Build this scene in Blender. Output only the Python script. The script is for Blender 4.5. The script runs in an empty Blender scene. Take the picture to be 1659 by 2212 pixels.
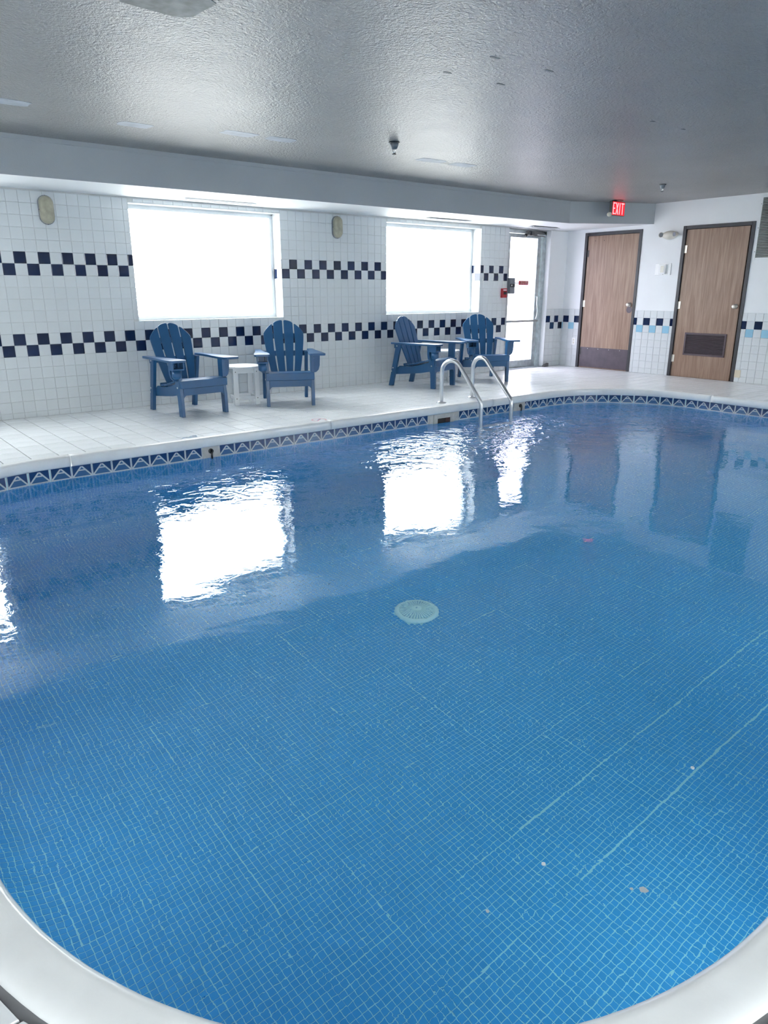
import bpy, math, random
import numpy as np
from mathutils import Matrix, Vector

random.seed(7)
rng = np.random.default_rng(7)
scene = bpy.context.scene
COL = scene.collection
PI = math.pi

# ------------------------------------------------------------------ camera
CAM = Vector((-1.72846, -7.71607, 1.21387))
R0 = Vector((0.779249624, -0.626713661, -0.00010606))
R1 = Vector((0.186878705, 0.232201611, 0.954546364))
R2 = Vector((0.598202619, 0.743849715, -0.298062455))
FPX = 1532.83
cam_data = bpy.data.cameras.new('camera')
cam_data.sensor_fit = 'HORIZONTAL'
cam_data.sensor_width = 36.0
cam_data.lens = 36.0 * FPX / 1659.0
cam_data.clip_start = 0.05
cam_data.clip_end = 200
cam = bpy.data.objects.new('camera', cam_data)
COL.objects.link(cam)
m = Matrix.Identity(4)
for i in range(3):
    m[i][0] = R0[i]; m[i][1] = R1[i]; m[i][2] = -R2[i]; m[i][3] = CAM[i]
cam.matrix_world = m
scene.camera = cam

def project(p):
    d = Vector(p) - CAM
    z = d.dot(R2)
    if z < 0.05:
        return None
    return (829.5 + FPX * d.dot(R0) / z, 1106 - FPX * d.dot(R1) / z, z)

def in_view(p, pad=40):
    q = project(p)
    return q is not None and -pad < q[0] < 1659 + pad and -pad < q[1] < 2212 + pad

# ------------------------------------------------------------------ world, lights, exposure
SKY = 13.5
POOL_W = 9.0        # base watts of the added underwater fill lights
world = bpy.data.worlds.new('sky')
scene.world = world
world.use_nodes = True
bg = world.node_tree.nodes['Background']
bg.inputs[0].default_value = (0.945, 0.97, 1.0, 1)
bg.inputs[1].default_value = SKY
scene.view_settings.view_transform = 'Standard'
scene.view_settings.look = 'None'
scene.view_settings.gamma = 1.0
scene.view_settings.use_curve_mapping = False
scene.view_settings.exposure = 0.45
cy = scene.cycles
cy.max_bounces = 12
cy.diffuse_bounces = 7
cy.glossy_bounces = 6
cy.transmission_bounces = 8
cy.transparent_max_bounces = 12
cy.sample_clamp_indirect = 8.0
cy.caustics_reflective = True
cy.caustics_refractive = True

# ------------------------------------------------------------------ materials
MATS = {}
def new_mat(name):
    mt = bpy.data.materials.new(name)
    mt.use_nodes = True
    MATS[name] = mt
    return mt, mt.node_tree.nodes, mt.node_tree.links, mt.node_tree.nodes['Principled BSDF']

def mat(name, col, rough=0.5, metal=0.0, vary=0.0, vscale=3.0, bump=0.0, bscale=40.0, spec=0.5,
        emit=None, estr=0.0, per_object=0.0, coat=0.0):
    mt, N, L, P = new_mat(name)
    c = (*col, 1)
    P.inputs['Base Color'].default_value = c
    P.inputs['Roughness'].default_value = rough
    P.inputs['Metallic'].default_value = metal
    P.inputs['Specular IOR Level'].default_value = spec
    if coat:
        P.inputs['Coat Weight'].default_value = coat
        P.inputs['Coat Roughness'].default_value = 0.08
    src = None
    tc = N.new('ShaderNodeTexCoord')
    if vary:
        nz = N.new('ShaderNodeTexNoise'); nz.inputs['Scale'].default_value = vscale
        nz.inputs['Detail'].default_value = 5
        L.new(tc.outputs['Object'], nz.inputs['Vector'])
        mr = N.new('ShaderNodeMapRange')
        mr.inputs['From Min'].default_value = 0.3; mr.inputs['From Max'].default_value = 0.7
        mr.inputs['To Min'].default_value = 1 - vary; mr.inputs['To Max'].default_value = 1 + vary * 0.5
        L.new(nz.outputs['Fac'], mr.inputs['Value'])
        mx = N.new('ShaderNodeVectorMath'); mx.operation = 'SCALE'
        mx.inputs[0].default_value = col
        L.new(mr.outputs['Result'], mx.inputs['Scale'])
        src = mx.outputs['Vector']
    if per_object:
        oi = N.new('ShaderNodeObjectInfo')
        mr = N.new('ShaderNodeMapRange')
        mr.inputs['To Min'].default_value = 1 - per_object; mr.inputs['To Max'].default_value = 1 + per_object * 0.4
        L.new(oi.outputs['Random'], mr.inputs['Value'])
        mx = N.new('ShaderNodeVectorMath'); mx.operation = 'SCALE'
        if src is None:
            mx.inputs[0].default_value = col
        else:
            L.new(src, mx.inputs[0])
        L.new(mr.outputs['Result'], mx.inputs['Scale'])
        src = mx.outputs['Vector']
    if src is not None:
        L.new(src, P.inputs['Base Color'])
    if bump:
        nb = N.new('ShaderNodeTexNoise'); nb.inputs['Scale'].default_value = bscale
        nb.inputs['Detail'].default_value = 4
        L.new(tc.outputs['Object'], nb.inputs['Vector'])
        b = N.new('ShaderNodeBump'); b.inputs['Strength'].default_value = 1.0
        b.inputs['Distance'].default_value = bump
        L.new(nb.outputs['Fac'], b.inputs['Height'])
        L.new(b.outputs['Normal'], P.inputs['Normal'])
    if emit:
        P.inputs['Emission Color'].default_value = (*emit, 1)
        P.inputs['Emission Strength'].default_value = estr
    return mt

M_TILE = mat('white_wall_tile', (0.66, 0.69, 0.71), 0.14, vary=0.05, vscale=1.3, bump=0.0006, bscale=9, per_object=0.03)
M_NAVY = mat('navy_wall_tile', (0.006, 0.018, 0.065), 0.10, vary=0.25, vscale=6, per_object=0.3)
M_PALE = mat('pale_blue_wall_tile', (0.27, 0.50, 0.66), 0.14, per_object=0.06)
M_GROUT = mat('wall_grout', (0.60, 0.61, 0.61), 0.85, vary=0.25, vscale=2.0)
M_PAINT = mat('white_wall_paint', (0.78, 0.80, 0.82), 0.55, vary=0.04, vscale=1.5, bump=0.0008, bscale=60)
M_DECK = mat('deck_tile', (0.88, 0.90, 0.915), 0.24, vary=0.07, vscale=2.2, bump=0.0008, bscale=70, per_object=0.05)
M_DECKG = mat('deck_grout', (0.20, 0.20, 0.21), 0.9, vary=0.2, vscale=5)
M_COPING = mat('coping_stone', (0.88, 0.89, 0.89), 0.24, vary=0.06, vscale=6, bump=0.0006, bscale=50)
M_BLUE = mat('blue_plastic_lumber', (0.014, 0.088, 0.215), 0.30, vary=0.08, vscale=8, bump=0.0003, bscale=120, spec=0.6)
M_WHITEPL = mat('white_plastic_lumber', (0.80, 0.82, 0.83), 0.35, vary=0.03, vscale=9)
M_STEEL = mat('stainless_steel', (0.72, 0.73, 0.75), 0.33, metal=1.0, vary=0.05, vscale=14)
M_ALU = mat('aluminium_frame', (0.52, 0.58, 0.60), 0.38, metal=0.75, vary=0.22, vscale=16)
M_WINFR = mat('white_window_frame', (0.74, 0.77, 0.79), 0.4, vary=0.04, vscale=8)
M_BLACK = mat('black_plastic', (0.015, 0.016, 0.02), 0.4)
M_DARKMET = mat('weathered_dark_metal', (0.16, 0.16, 0.16), 0.5, metal=0.4, vary=0.5, vscale=35)
M_DFRAME = mat('dark_grey_door_frame', (0.036, 0.037, 0.046), 0.45, vary=0.2, vscale=12)
M_KICK = mat('kick_plate', (0.085, 0.065, 0.085), 0.42, vary=0.22, vscale=9)
M_BROWNM = mat('brown_louvre_metal', (0.085, 0.058, 0.072), 0.45, vary=0.1, vscale=20)
M_RED = mat('red_plastic', (0.42, 0.02, 0.035), 0.4)
M_DULLGREY = mat('grey_plastic', (0.20, 0.22, 0.25), 0.45, vary=0.2, vscale=30)
M_IVORY = mat('ivory_plastic', (0.68, 0.66, 0.58), 0.4)
M_LAMPGL = mat('yellowed_lamp_glass', (0.40, 0.38, 0.29), 0.28, vary=0.3, vscale=14)
M_WHITEP = mat('white_plastic', (0.82, 0.83, 0.84), 0.35)
M_BRASS = mat('satin_nickel', (0.72, 0.68, 0.62), 0.35, metal=0.8)
M_PATCH = mat('ceiling_repair_paint', (0.40, 0.44, 0.49), 0.6, vary=0.15, vscale=12)
M_PATCHD = mat('bare_ceiling_patch', (0.17, 0.19, 0.19), 0.55, vary=0.5, vscale=14)
M_BEIGE = mat('beige_tile', (0.62, 0.55, 0.42), 0.4)
M_PGROUT = mat('pool_grout', (0.50, 0.90, 0.95), 0.8, vary=0.08, vscale=1.2)
M_DRAIN = mat('pale_aqua_drain_plastic', (0.70, 1.0, 1.0), 0.5)
M_DRAIND = mat('drain_slot', (0.30, 0.62, 0.78), 0.6)
M_SKIM = mat('aged_skimmer_plastic', (0.55, 0.53, 0.50), 0.5, vary=0.2, vscale=22)
M_HOLE = mat('rusty_dark_opening', (0.035, 0.022, 0.018), 0.7, vary=0.4, vscale=20)
M_CONC = mat('outdoor_concrete', (0.62, 0.61, 0.58), 0.9, vary=0.1, vscale=0.6)
M_VENT = mat('aluminium_return_grille', (0.50, 0.54, 0.53), 0.5, metal=0.1, vary=0.1, vscale=20)
M_MARKR = mat('faded_red_print', (0.55, 0.20, 0.25), 0.4)
M_MARKB = mat('faded_blue_print', (0.30, 0.42, 0.55), 0.4)
M_EXITB = mat('exit_sign_housing', (0.10, 0.09, 0.085), 0.5)
M_EXITL = mat('exit_sign_letters', (0.6, 0.02, 0.03), 0.4, emit=(1.0, 0.22, 0.24), estr=2.4)
M_EXITP = mat('exit_sign_lit_panel', (0.4, 0.02, 0.03), 0.4, emit=(0.9, 0.015, 0.03), estr=0.75)
M_SCALE = mat('white_waterline_band', (0.62, 0.66, 0.68), 0.6, vary=0.12, vscale=9)

# ceiling: semi-gloss paint over knockdown texture
def ceiling_mat():
    mt, N, L, P = new_mat('semi_gloss_textured_ceiling')
    tc = N.new('ShaderNodeTexCoord')
    n1 = N.new('ShaderNodeTexNoise'); n1.inputs['Scale'].default_value = 0.8; n1.inputs['Detail'].default_value = 4
    L.new(tc.outputs['Object'], n1.inputs['Vector'])
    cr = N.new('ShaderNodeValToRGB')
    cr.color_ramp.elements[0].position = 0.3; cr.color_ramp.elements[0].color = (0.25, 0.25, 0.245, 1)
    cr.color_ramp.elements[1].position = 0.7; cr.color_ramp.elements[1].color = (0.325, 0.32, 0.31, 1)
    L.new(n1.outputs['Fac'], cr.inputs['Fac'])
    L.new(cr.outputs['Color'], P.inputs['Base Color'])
    P.inputs['Roughness'].default_value = 0.34
    P.inputs['Specular IOR Level'].default_value = 0.38
    n2 = N.new('ShaderNodeTexNoise'); n2.inputs['Scale'].default_value = 55; n2.inputs['Detail'].default_value = 3
    n2.inputs['Roughness'].default_value = 0.6
    L.new(tc.outputs['Object'], n2.inputs['Vector'])
    n3 = N.new('ShaderNodeTexNoise'); n3.inputs['Scale'].default_value = 2.0; n3.inputs['Detail'].default_value = 2
    L.new(tc.outputs['Object'], n3.inputs['Vector'])
    b1 = N.new('ShaderNodeBump'); b1.inputs['Distance'].default_value = 0.014; b1.inputs['Strength'].default_value = 1
    L.new(n2.outputs['Fac'], b1.inputs['Height'])
    b2 = N.new('ShaderNodeBump'); b2.inputs['Distance'].default_value = 0.02; b2.inputs['Strength'].default_value = 1
    L.new(n3.outputs['Fac'], b2.inputs['Height'])
    L.new(b1.outputs['Normal'], b2.inputs['Normal'])
    L.new(b2.outputs['Normal'], P.inputs['Normal'])
    return mt
M_CEIL = ceiling_mat()
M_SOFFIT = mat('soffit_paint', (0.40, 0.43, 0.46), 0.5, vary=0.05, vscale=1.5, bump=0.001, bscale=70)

def wood_mat():
    mt, N, L, P = new_mat('oak_veneer_door')
    tc = N.new('ShaderNodeTexCoord')
    mp = N.new('ShaderNodeMapping'); mp.inputs['Scale'].default_value = (10, 10, 0.7)
    L.new(tc.outputs['Object'], mp.inputs['Vector'])
    n1 = N.new('ShaderNodeTexNoise'); n1.inputs['Scale'].default_value = 3.0; n1.inputs['Detail'].default_value = 7
    n1.inputs['Distortion'].default_value = 0.6
    L.new(mp.outputs['Vector'], n1.inputs['Vector'])
    mp2 = N.new('ShaderNodeMapping'); mp2.inputs['Scale'].default_value = (160, 160, 5)
    L.new(tc.outputs['Object'], mp2.inputs['Vector'])
    n2 = N.new('ShaderNodeTexNoise'); n2.inputs['Scale'].default_value = 1.0; n2.inputs['Detail'].default_value = 3
    L.new(mp2.outputs['Vector'], n2.inputs['Vector'])
    cr = N.new('ShaderNodeValToRGB')
    cr.color_ramp.elements[0].position = 0.35; cr.color_ramp.elements[0].color = (0.285, 0.170, 0.118, 1)
    cr.color_ramp.elements[1].position = 0.68; cr.color_ramp.elements[1].color = (0.42, 0.28, 0.20, 1)
    L.new(n1.outputs['Fac'], cr.inputs['Fac'])
    mx = N.new('ShaderNodeMix'); mx.data_type = 'RGBA'; mx.blend_type = 'MULTIPLY'
    mx.inputs[0].default_value = 0.4
    L.new(cr.outputs['Color'], mx.inputs[6]); L.new(n2.outputs['Fac'], mx.inputs[7])
    L.new(mx.outputs[2], P.inputs['Base Color'])
    P.inputs['Roughness'].default_value = 0.42
    return mt
M_WOOD = wood_mat()

def pool_tile_mat():
    mt, N, L, P = new_mat('blue_pool_mosaic')
    tc = N.new('ShaderNodeTexCoord')
    at = N.new('ShaderNodeAttribute'); at.attribute_name = 'tone'
    n1 = N.new('ShaderNodeTexNoise'); n1.inputs['Scale'].default_value = 0.9; n1.inputs['Detail'].default_value = 3
    L.new(tc.outputs['Object'], n1.inputs['Vector'])
    cr = N.new('ShaderNodeValToRGB')
    cr.color_ramp.elements[0].position = 0.3; cr.color_ramp.elements[0].color = (0.045, 0.40, 0.78, 1)
    cr.color_ramp.elements[1].position = 0.7; cr.color_ramp.elements[1].color = (0.06, 0.44, 0.84, 1)
    L.new(n1.outputs['Fac'], cr.inputs['Fac'])
    mr = N.new('ShaderNodeMapRange'); mr.inputs['To Min'].default_value = 0.96; mr.inputs['To Max'].default_value = 1.04
    L.new(at.outputs['Fac'], mr.inputs['Value'])
    mx = N.new('ShaderNodeVectorMath'); mx.operation = 'SCALE'
    L.new(cr.outputs['Color'], mx.inputs[0]); L.new(mr.outputs['Result'], mx.inputs['Scale'])
    L.new(mx.outputs['Vector'], P.inputs['Base Color'])
    P.inputs['Roughness'].default_value = 0.5
    return mt
M_PTILE = pool_tile_mat()

def glass_mat(name, tint=(0.97, 0.985, 0.98)):
    mt = bpy.data.materials.new(name); mt.use_nodes = True
    N, L = mt.node_tree.nodes, mt.node_tree.links
    N.clear()
    out = N.new('ShaderNodeOutputMaterial')
    tr = N.new('ShaderNodeBsdfTransparent'); tr.inputs[0].default_value = (*tint, 1)
    gl = N.new('ShaderNodeBsdfGlossy'); gl.inputs['Roughness'].default_value = 0.02
    lw = N.new('ShaderNodeLayerWeight'); lw.inputs['Blend'].default_value = 0.5
    pw = N.new('ShaderNodeMath'); pw.operation = 'POWER'; pw.inputs[1].default_value = 5.0
    fr = N.new('ShaderNodeMath'); fr.operation = 'MULTIPLY_ADD'; fr.inputs[1].default_value = 0.9; fr.inputs[2].default_value = 0.04
    L.new(lw.outputs['Facing'], pw.inputs[0]); L.new(pw.outputs[0], fr.inputs[0])
    mx = N.new('ShaderNodeMixShader')
    L.new(fr.outputs[0], mx.inputs[0]); L.new(tr.outputs[0], mx.inputs[1]); L.new(gl.outputs[0], mx.inputs[2])
    L.new(mx.outputs[0], out.inputs[0])
    return mt
M_GLASS = glass_mat('window_glass')
M_TINT = glass_mat('tinted_door_glass', (0.76, 0.745, 0.80))

WZ = -0.17
def water_mat():
    mt = bpy.data.materials.new('pool_water'); mt.use_nodes = True
    N, L = mt.node_tree.nodes, mt.node_tree.links
    N.clear()
    out = N.new('ShaderNodeOutputMaterial')
    gl = N.new('ShaderNodeBsdfGlass'); gl.inputs['IOR'].default_value = 1.333
    gl.inputs['Roughness'].default_value = 0.0
    gl.inputs['Color'].default_value = (1, 1, 1, 1)
    tc = N.new('ShaderNodeTexCoord')
    # turbulence mask: rough around the ladder and return jets, calm near the camera end
    at = N.new('ShaderNodeAttribute'); at.attribute_name = 'chop'
    n1 = N.new('ShaderNodeTexNoise'); n1.inputs['Scale'].default_value = 9.0; n1.inputs['Detail'].default_value = 3
    n1.inputs['Distortion'].default_value = 0.8
    L.new(tc.outputs['Object'], n1.inputs['Vector'])
    mu = N.new('ShaderNodeMath'); mu.operation = 'MULTIPLY'
    L.new(n1.outputs['Fac'], mu.inputs[0]); L.new(at.outputs['Fac'], mu.inputs[1])
    b1 = N.new('ShaderNodeBump'); b1.inputs['Strength'].default_value = 1.0; b1.inputs['Distance'].default_value = 0.022
    L.new(mu.outputs[0], b1.inputs['Height'])
    L.new(b1.outputs['Normal'], gl.inputs['Normal'])
    L.new(gl.outputs[0], out.inputs[0])
    return mt
M_WATER = water_mat()

def band_mat():
    mt, N, L, P = new_mat('patterned_waterline_tile')
    uv = N.new('ShaderNodeUVMap'); uv.uv_map = 'UVMap'
    sp = N.new('ShaderNodeSeparateXYZ'); L.new(uv.outputs[0], sp.inputs[0])
    def M(op, a, b=None, c=None):
        n = N.new('ShaderNodeMath'); n.operation = op
        for i, v in enumerate((a, b, c)):
            if v is None: continue
            if isinstance(v, (int, float)): n.inputs[i].default_value = v
            else: L.new(v, n.inputs[i])
        return n.outputs[0]
    x, y = sp.outputs[0], sp.outputs[1]          # 0..1 across, 0..1 up
    ax = M('ABSOLUTE', M('SUBTRACT', x, 0.5))
    edge = M('GREATER_THAN', ax, 0.458)          # upright bar shared with the neighbour
    # diagonals from the top middle down to the bottom corners
    dline = M('ABSOLUTE', M('SUBTRACT', M('ADD', M('MULTIPLY', ax, 1.75), y), 0.92))
    diag = M('MULTIPLY', M('LESS_THAN', dline, 0.085), M('LESS_THAN', y, 0.90))
    horiz = M('LESS_THAN', M('ABSOLUTE', M('SUBTRACT', y, 0.60)), 0.045)
    horiz = M('MULTIPLY', horiz, M('LESS_THAN', ax, 0.17))
    bot = M('LESS_THAN', y, 0.13)
    line = M('MAXIMUM', M('MAXIMUM', edge, diag), M('MAXIMUM', bot, horiz))
    inner = M('LESS_THAN', M('ADD', M('MULTIPLY', ax, 1.75), y), 0.86)
    mx1 = N.new('ShaderNodeMix'); mx1.data_type = 'RGBA'
    mx1.inputs[6].default_value = (0.012, 0.045, 0.15, 1); mx1.inputs[7].default_value = (0.045, 0.13, 0.28, 1)
    L.new(inner, mx1.inputs[0])
    mx2 = N.new('ShaderNodeMix'); mx2.data_type = 'RGBA'
    mx2.inputs[7].default_value = (0.55, 0.60, 0.63, 1)
    L.new(mx1.outputs[2], mx2.inputs[6]); L.new(line, mx2.inputs[0])
    L.new(mx2.outputs[2], P.inputs['Base Color'])
    P.inputs['Roughness'].default_value = 0.2
    return mt
M_BAND = band_mat()

# ------------------------------------------------------------------ mesh helpers
class G:
    def __init__(s):
        s.v = []; s.f = []
    def add(s, vs, fs):
        o = len(s.v); s.v += [tuple(v) for v in vs]; s.f += [tuple(i + o for i in f) for f in fs]
        return s
    def box(s, x0, x1, y0, y1, z0, z1, mw=None):
        vs = [Vector((x, y, z)) for z in (z0, z1) for y in (y0, y1) for x in (x0, x1)]
        if mw is not None: vs = [mw @ v for v in vs]
        return s.add(vs, [(0, 2, 3, 1), (4, 5, 7, 6), (0, 1, 5, 4), (2, 6, 7, 3), (0, 4, 6, 2), (1, 3, 7, 5)])
    def prism(s, poly, o, ux, uy, uz, t0, t1):
        o, ux, uy, uz = Vector(o), Vector(ux), Vector(uy), Vector(uz)
        n = len(poly)
        vs = [o + ux * a + uy * b + uz * t0 for a, b in poly] + [o + ux * a + uy * b + uz * t1 for a, b in poly]
        fs = [tuple(range(n))[::-1], tuple(range(n, 2 * n))] + [(i, (i + 1) % n, n + (i + 1) % n, n + i) for i in range(n)]
        return s.add(vs, fs)
    def tube(s, path, r, seg=12, caps=True):
        P = [Vector(p) for p in path]; n = len(P)
        up = Vector((0, 0, 1))
        t = (P[1] - P[0]).normalized()
        a = t.cross(up)
        if a.length < 1e-3: a = t.cross(Vector((1, 0, 0)))
        a.normalize()
        vs = []
        for i in range(n):
            t = (P[min(i + 1, n - 1)] - P[max(i - 1, 0)]).normalized()
            a = (a - t * a.dot(t)).normalized(); b = t.cross(a)
            rr = r[i] if isinstance(r, (list, tuple)) else r
            for k in range(seg):
                th = 2 * PI * k / seg
                vs.append(P[i] + a * (rr * math.cos(th)) + b * (rr * math.sin(th)))
        fs = [(i * seg + k, i * seg + (k + 1) % seg, (i + 1) * seg + (k + 1) % seg, (i + 1) * seg + k)
              for i in range(n - 1) for k in range(seg)]
        if caps:
            fs += [tuple(range(seg))[::-1], tuple((n - 1) * seg + k for k in range(seg))]
        return s.add(vs, fs)
    def lathe(s, prof, seg=24, mw=None, sx=1.0, sy=1.0):
        n = len(prof); vs = []
        for r, z in prof:
            for k in range(seg):
                th = 2 * PI * k / seg
                v = Vector((r * math.cos(th) * sx, r * math.sin(th) * sy, z))
                vs.append(mw @ v if mw is not None else v)
        fs = [(i * seg + k, i * seg + (k + 1) % seg, (i + 1) * seg + (k + 1) % seg, (i + 1) * seg + k)
              for i in range(n - 1) for k in range(seg)]
        fs += [tuple(range(seg))[::-1], tuple((n - 1) * seg + k for k in range(seg))]
        return s.add(vs, fs)
    def mesh(s, name, mt, smooth=False):
        me = bpy.data.meshes.new(name)
        me.from_pydata(s.v, [], s.f)
        if mt: me.materials.append(mt)
        me.update()
        if smooth:
            me.polygons.foreach_set('use_smooth', [True] * len(me.polygons))
        return me
    def obj(s, name, mt, parent=None, bevel=0, smooth=False, label=None, kind=None):
        o = bpy.data.objects.new(name, s.mesh(name, mt, smooth or bevel > 0))
        COL.objects.link(o)
        if parent: o.parent = parent
        if bevel:
            b = o.modifiers.new('bevel', 'BEVEL'); b.width = bevel; b.segments = 2; b.limit_method = 'ANGLE'
            b.harden_normals = True
        elif smooth:
            pass
        if label: o['label'] = label
        if kind: o['kind'] = kind
        return o

def link_mesh(name, me, parent=None, loc=None, rotz=0.0, label=None, kind=None):
    o = bpy.data.objects.new(name, me); COL.objects.link(o)
    if parent: o.parent = parent
    if loc is not None: o.location = loc
    if rotz: o.rotation_euler = (0, 0, rotz)
    if label: o['label'] = label
    if kind: o['kind'] = kind
    return o

def tag(o, label, cat, group=None):
    o['label'] = label; o['category'] = cat
    if group: o['group'] = group
    return o

def thing(name, label, cat, loc=(0, 0, 0), rotz=0.0, group=None):
    o = bpy.data.objects.new(name, None); COL.objects.link(o)
    o.location = loc; o.rotation_euler = (0, 0, rotz); o.empty_display_size = 0.1
    return tag(o, label, cat, group)

def empty_struct(name, loc=(0, 0, 0)):
    o = bpy.data.objects.new(name, None); COL.objects.link(o); o.location = loc
    o['kind'] = 'structure'; o.empty_display_size = 0.1
    return o

def dup_tree(o, parent=None):
    c = o.copy(); COL.objects.link(c); c.parent = parent
    for ch in list(o.children):
        dup_tree(ch, c)
    return c

def rot(axis, a):
    return Matrix.Rotation(a, 4, axis)

# ------------------------------------------------------------------ room constants
T = 0.108                 # window-wall tile module
D0 = 0.5947               # bottom of the lower chequered band
X0, X1 = -5.2, 8.30       # left / end wall
YN = -9.6                 # wall behind the camera
ZC = 2.41                 # ceiling
ZS = 2.115                # soffit underside
OPEN = [(-5.63 + 0.0, -3.85, 0.90, 2.072), (-2.25, -0.465, 0.90, 2.072), (1.133, 2.917, 0.90, 2.072),
        (4.515, 6.30, 0.90, 2.072), (6.895, 7.875, 0.0, 2.115)]
OPEN[0] = (-5.1, -3.85, 0.90, 2.072)

def cut_rect(x0, x1, z0, z1):
    """the piece of a tile left beside openings (one cut per side is enough here)"""
    for a, b, c, d in OPEN:
        if x1 <= a or x0 >= b or z1 <= c or z0 >= d: continue
        rem = [(x0, min(x1, a), z0, z1), (max(x0, b), x1, z0, z1), (x0, x1, z0, min(z1, c)), (x0, x1, max(z0, d), z1)]
        rem = [q for q in rem if q[1] - q[0] > 0.012 and q[3] - q[2] > 0.012]
        if not rem: return None
        rem.sort(key=lambda q: -(q[1] - q[0]) * (q[3] - q[2]))
        x0, x1, z0, z1 = rem[0]
    return x0, x1, z0, z1

def tile_geo(g, x0, x1, z0, z1, th=0.006, bev=0.0025, gap=0.0009):
    """tile in the x/z plane, face towards -y, back at y=0"""
    a, b, c, d = x0 + gap, x1 - gap, z0 + gap, z1 - gap
    e = bev
    vs = [(a, 0, c), (b, 0, c), (b, 0, d), (a, 0, d),
          (a, -th * 0.6, c), (b, -th * 0.6, c), (b, -th * 0.6, d), (a, -th * 0.6, d),
          (a + e, -th, c + e), (b - e, -th, c + e), (b - e, -th, d - e), (a + e, -th, d - e)]
    fs = [(8, 9, 10, 11)]
    for i in range(4):
        j = (i + 1) % 4
        fs += [(i, j, 4 + j, 4 + i), (4 + i, 4 + j, 8 + j, 8 + i)]
    g.add(vs, fs)

_tm = {}
def tile_mesh(w, h, mt, bev=0.0025):
    k = (round(w, 3), round(h, 3), mt.name)
    if k not in _tm:
        g = G(); tile_geo(g, -w / 2, w / 2, -h / 2, h / 2, bev=bev)
        _tm[k] = g.mesh('tile', mt)
    return _tm[k]

# ------------------------------------------------------------------ window wall
YB = 0.006                # substrate front plane; tile faces end at y = 0
wb = empty_struct('wall_back')
g = G()
xs = sorted({X0 - 0.2, X1 + 0.2, *[v for o in OPEN for v in o[:2]]})
for a, b in zip(xs[:-1], xs[1:]):
    mid = (a + b) / 2
    op = [o for o in OPEN if o[0] < mid < o[1]]
    if not op: g.box(a, b, YB, 0.24, -0.1, 2.5)
    else:
        o = op[0]
        if o[2] > 0: g.box(a, b, YB, 0.24, -0.1, o[2])
        g.box(a, b, YB, 0.24, o[3], 2.5)
g.obj('masonry', M_GROUT, wb)

cells = []
for c in range(-48, 74):
    for k in range(-6, 14):
        x0, x1 = c * T, (c + 1) * T
        z0, z1 = D0 + k * T, D0 + (k + 1) * T
        z0 = max(z0, 0.0)
        if x0 >= 7.875: continue
        r = cut_rect(x0, x1, z0, z1)
        if r is None or r[1] - r[0] < 0.012: continue
        navy = (k == 8 and c % 2 == 0) or (k == 7 and c % 2 == 1) or (k == 1 and c % 2 == 1) or (k == 0 and c % 2 == 0)
        cells.append((r, navy))
for k in range(-6, 3):    # stub between the glass door and the corner, ends at the wainscot
    z0 = max(0.606 + k * 0.1057 if k > -6 else 0.0, 0.0); z1 = 0.606 + (k + 1) * 0.1057
    if z1 <= 0.002: continue
    for j in range(4):
        x0 = 7.885 + j * 0.105; x1 = min(x0 + 0.105, X1)
        navy = (k == 1 and j % 2 == 0) or (k == 0 and j % 2 == 1)
        cells.append(((x0, x1, z0, z1), navy))
G_paint = G().box(7.880, X1, 0.0, YB, 0.925, ZS)
G_paint.obj('painted_panel', M_PAINT, wb)
def seen(c):
    r = c[0]; p = project(((r[0] + r[1]) / 2, 0, (r[2] + r[3]) / 2))
    return p is not None and -10 < p[0] < 1669 and p[2]
vis = [c for c in cells if seen(c)]
rest = [c for c in cells if not seen(c)]
navy = [c for c in vis if c[1]]
white = sorted([c for c in vis if not c[1]], key=lambda c: seen(c))
single = navy + white[:max(0, 298 - len(navy))]
rest += white[max(0, 298 - len(navy)):]
for (x0, x1, z0, z1), nv in single:
    me = tile_mesh(x1 - x0, z1 - z0, M_NAVY if nv else M_TILE, 0.006 if nv else 0.0025)
    link_mesh('tile', me, wb, ((x0 + x1) / 2, YB, (z0 + z1) / 2), label='navy blue wall tile' if nv else None)
gw, gn = G(), G()
for (x0, x1, z0, z1), nv in rest:
    gg = gn if nv else gw
    o = len(gg.v); tile_geo(gg, x0, x1, z0, z1)
    gg.v[o:] = [(a, b + YB, c) for a, b, c in gg.v[o:]]
gw.obj('tile_field', M_TILE, wb, kind='stuff')
gn.obj('navy_tile_field', M_NAVY, wb, kind='stuff')
# tiled reveals of the two windows in view
for wi, (a, b, c, d) in enumerate(OPEN[1:4]):
    g, gv = G(), G()
    for k in range(2, 14):
        z0, z1 = max(D0 + k * T, c), min(D0 + (k + 1) * T, d)
        if z1 - z0 < 0.01: continue
        for j, (y0, y1) in enumerate(((0.0, 0.108), (0.108, 0.175))):
            dark = (k == 8 and (j + wi) % 2 == 1) or (k == 7 and (j + wi) % 2 == 0)
            (gv if dark else g).box(b - 0.004, b, y0 + 0.001, y1 - 0.001, z0 + 0.001, z1 - 0.001)
            g.box(a, a + 0.004, y0 + 0.001, y1 - 0.001, z0 + 0.001, z1 - 0.001)
    n = int((b - a) / T) + 1
    for i in range(n):
        xa, xb = a + i * T, min(a + (i + 1) * T, b)
        if xb - xa < 0.01: continue
        g.box(xa + 0.001, xb - 0.001, 0.001, 0.174, c, c + 0.004)
        g.box(xa + 0.001, xb - 0.001, 0.001, 0.174, d - 0.004, d)
    g.obj('reveal_tiles', M_TILE, wb, kind='stuff')
    if gv.v: gv.obj('navy_reveal_tiles', M_NAVY, wb, kind='stuff')

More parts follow.
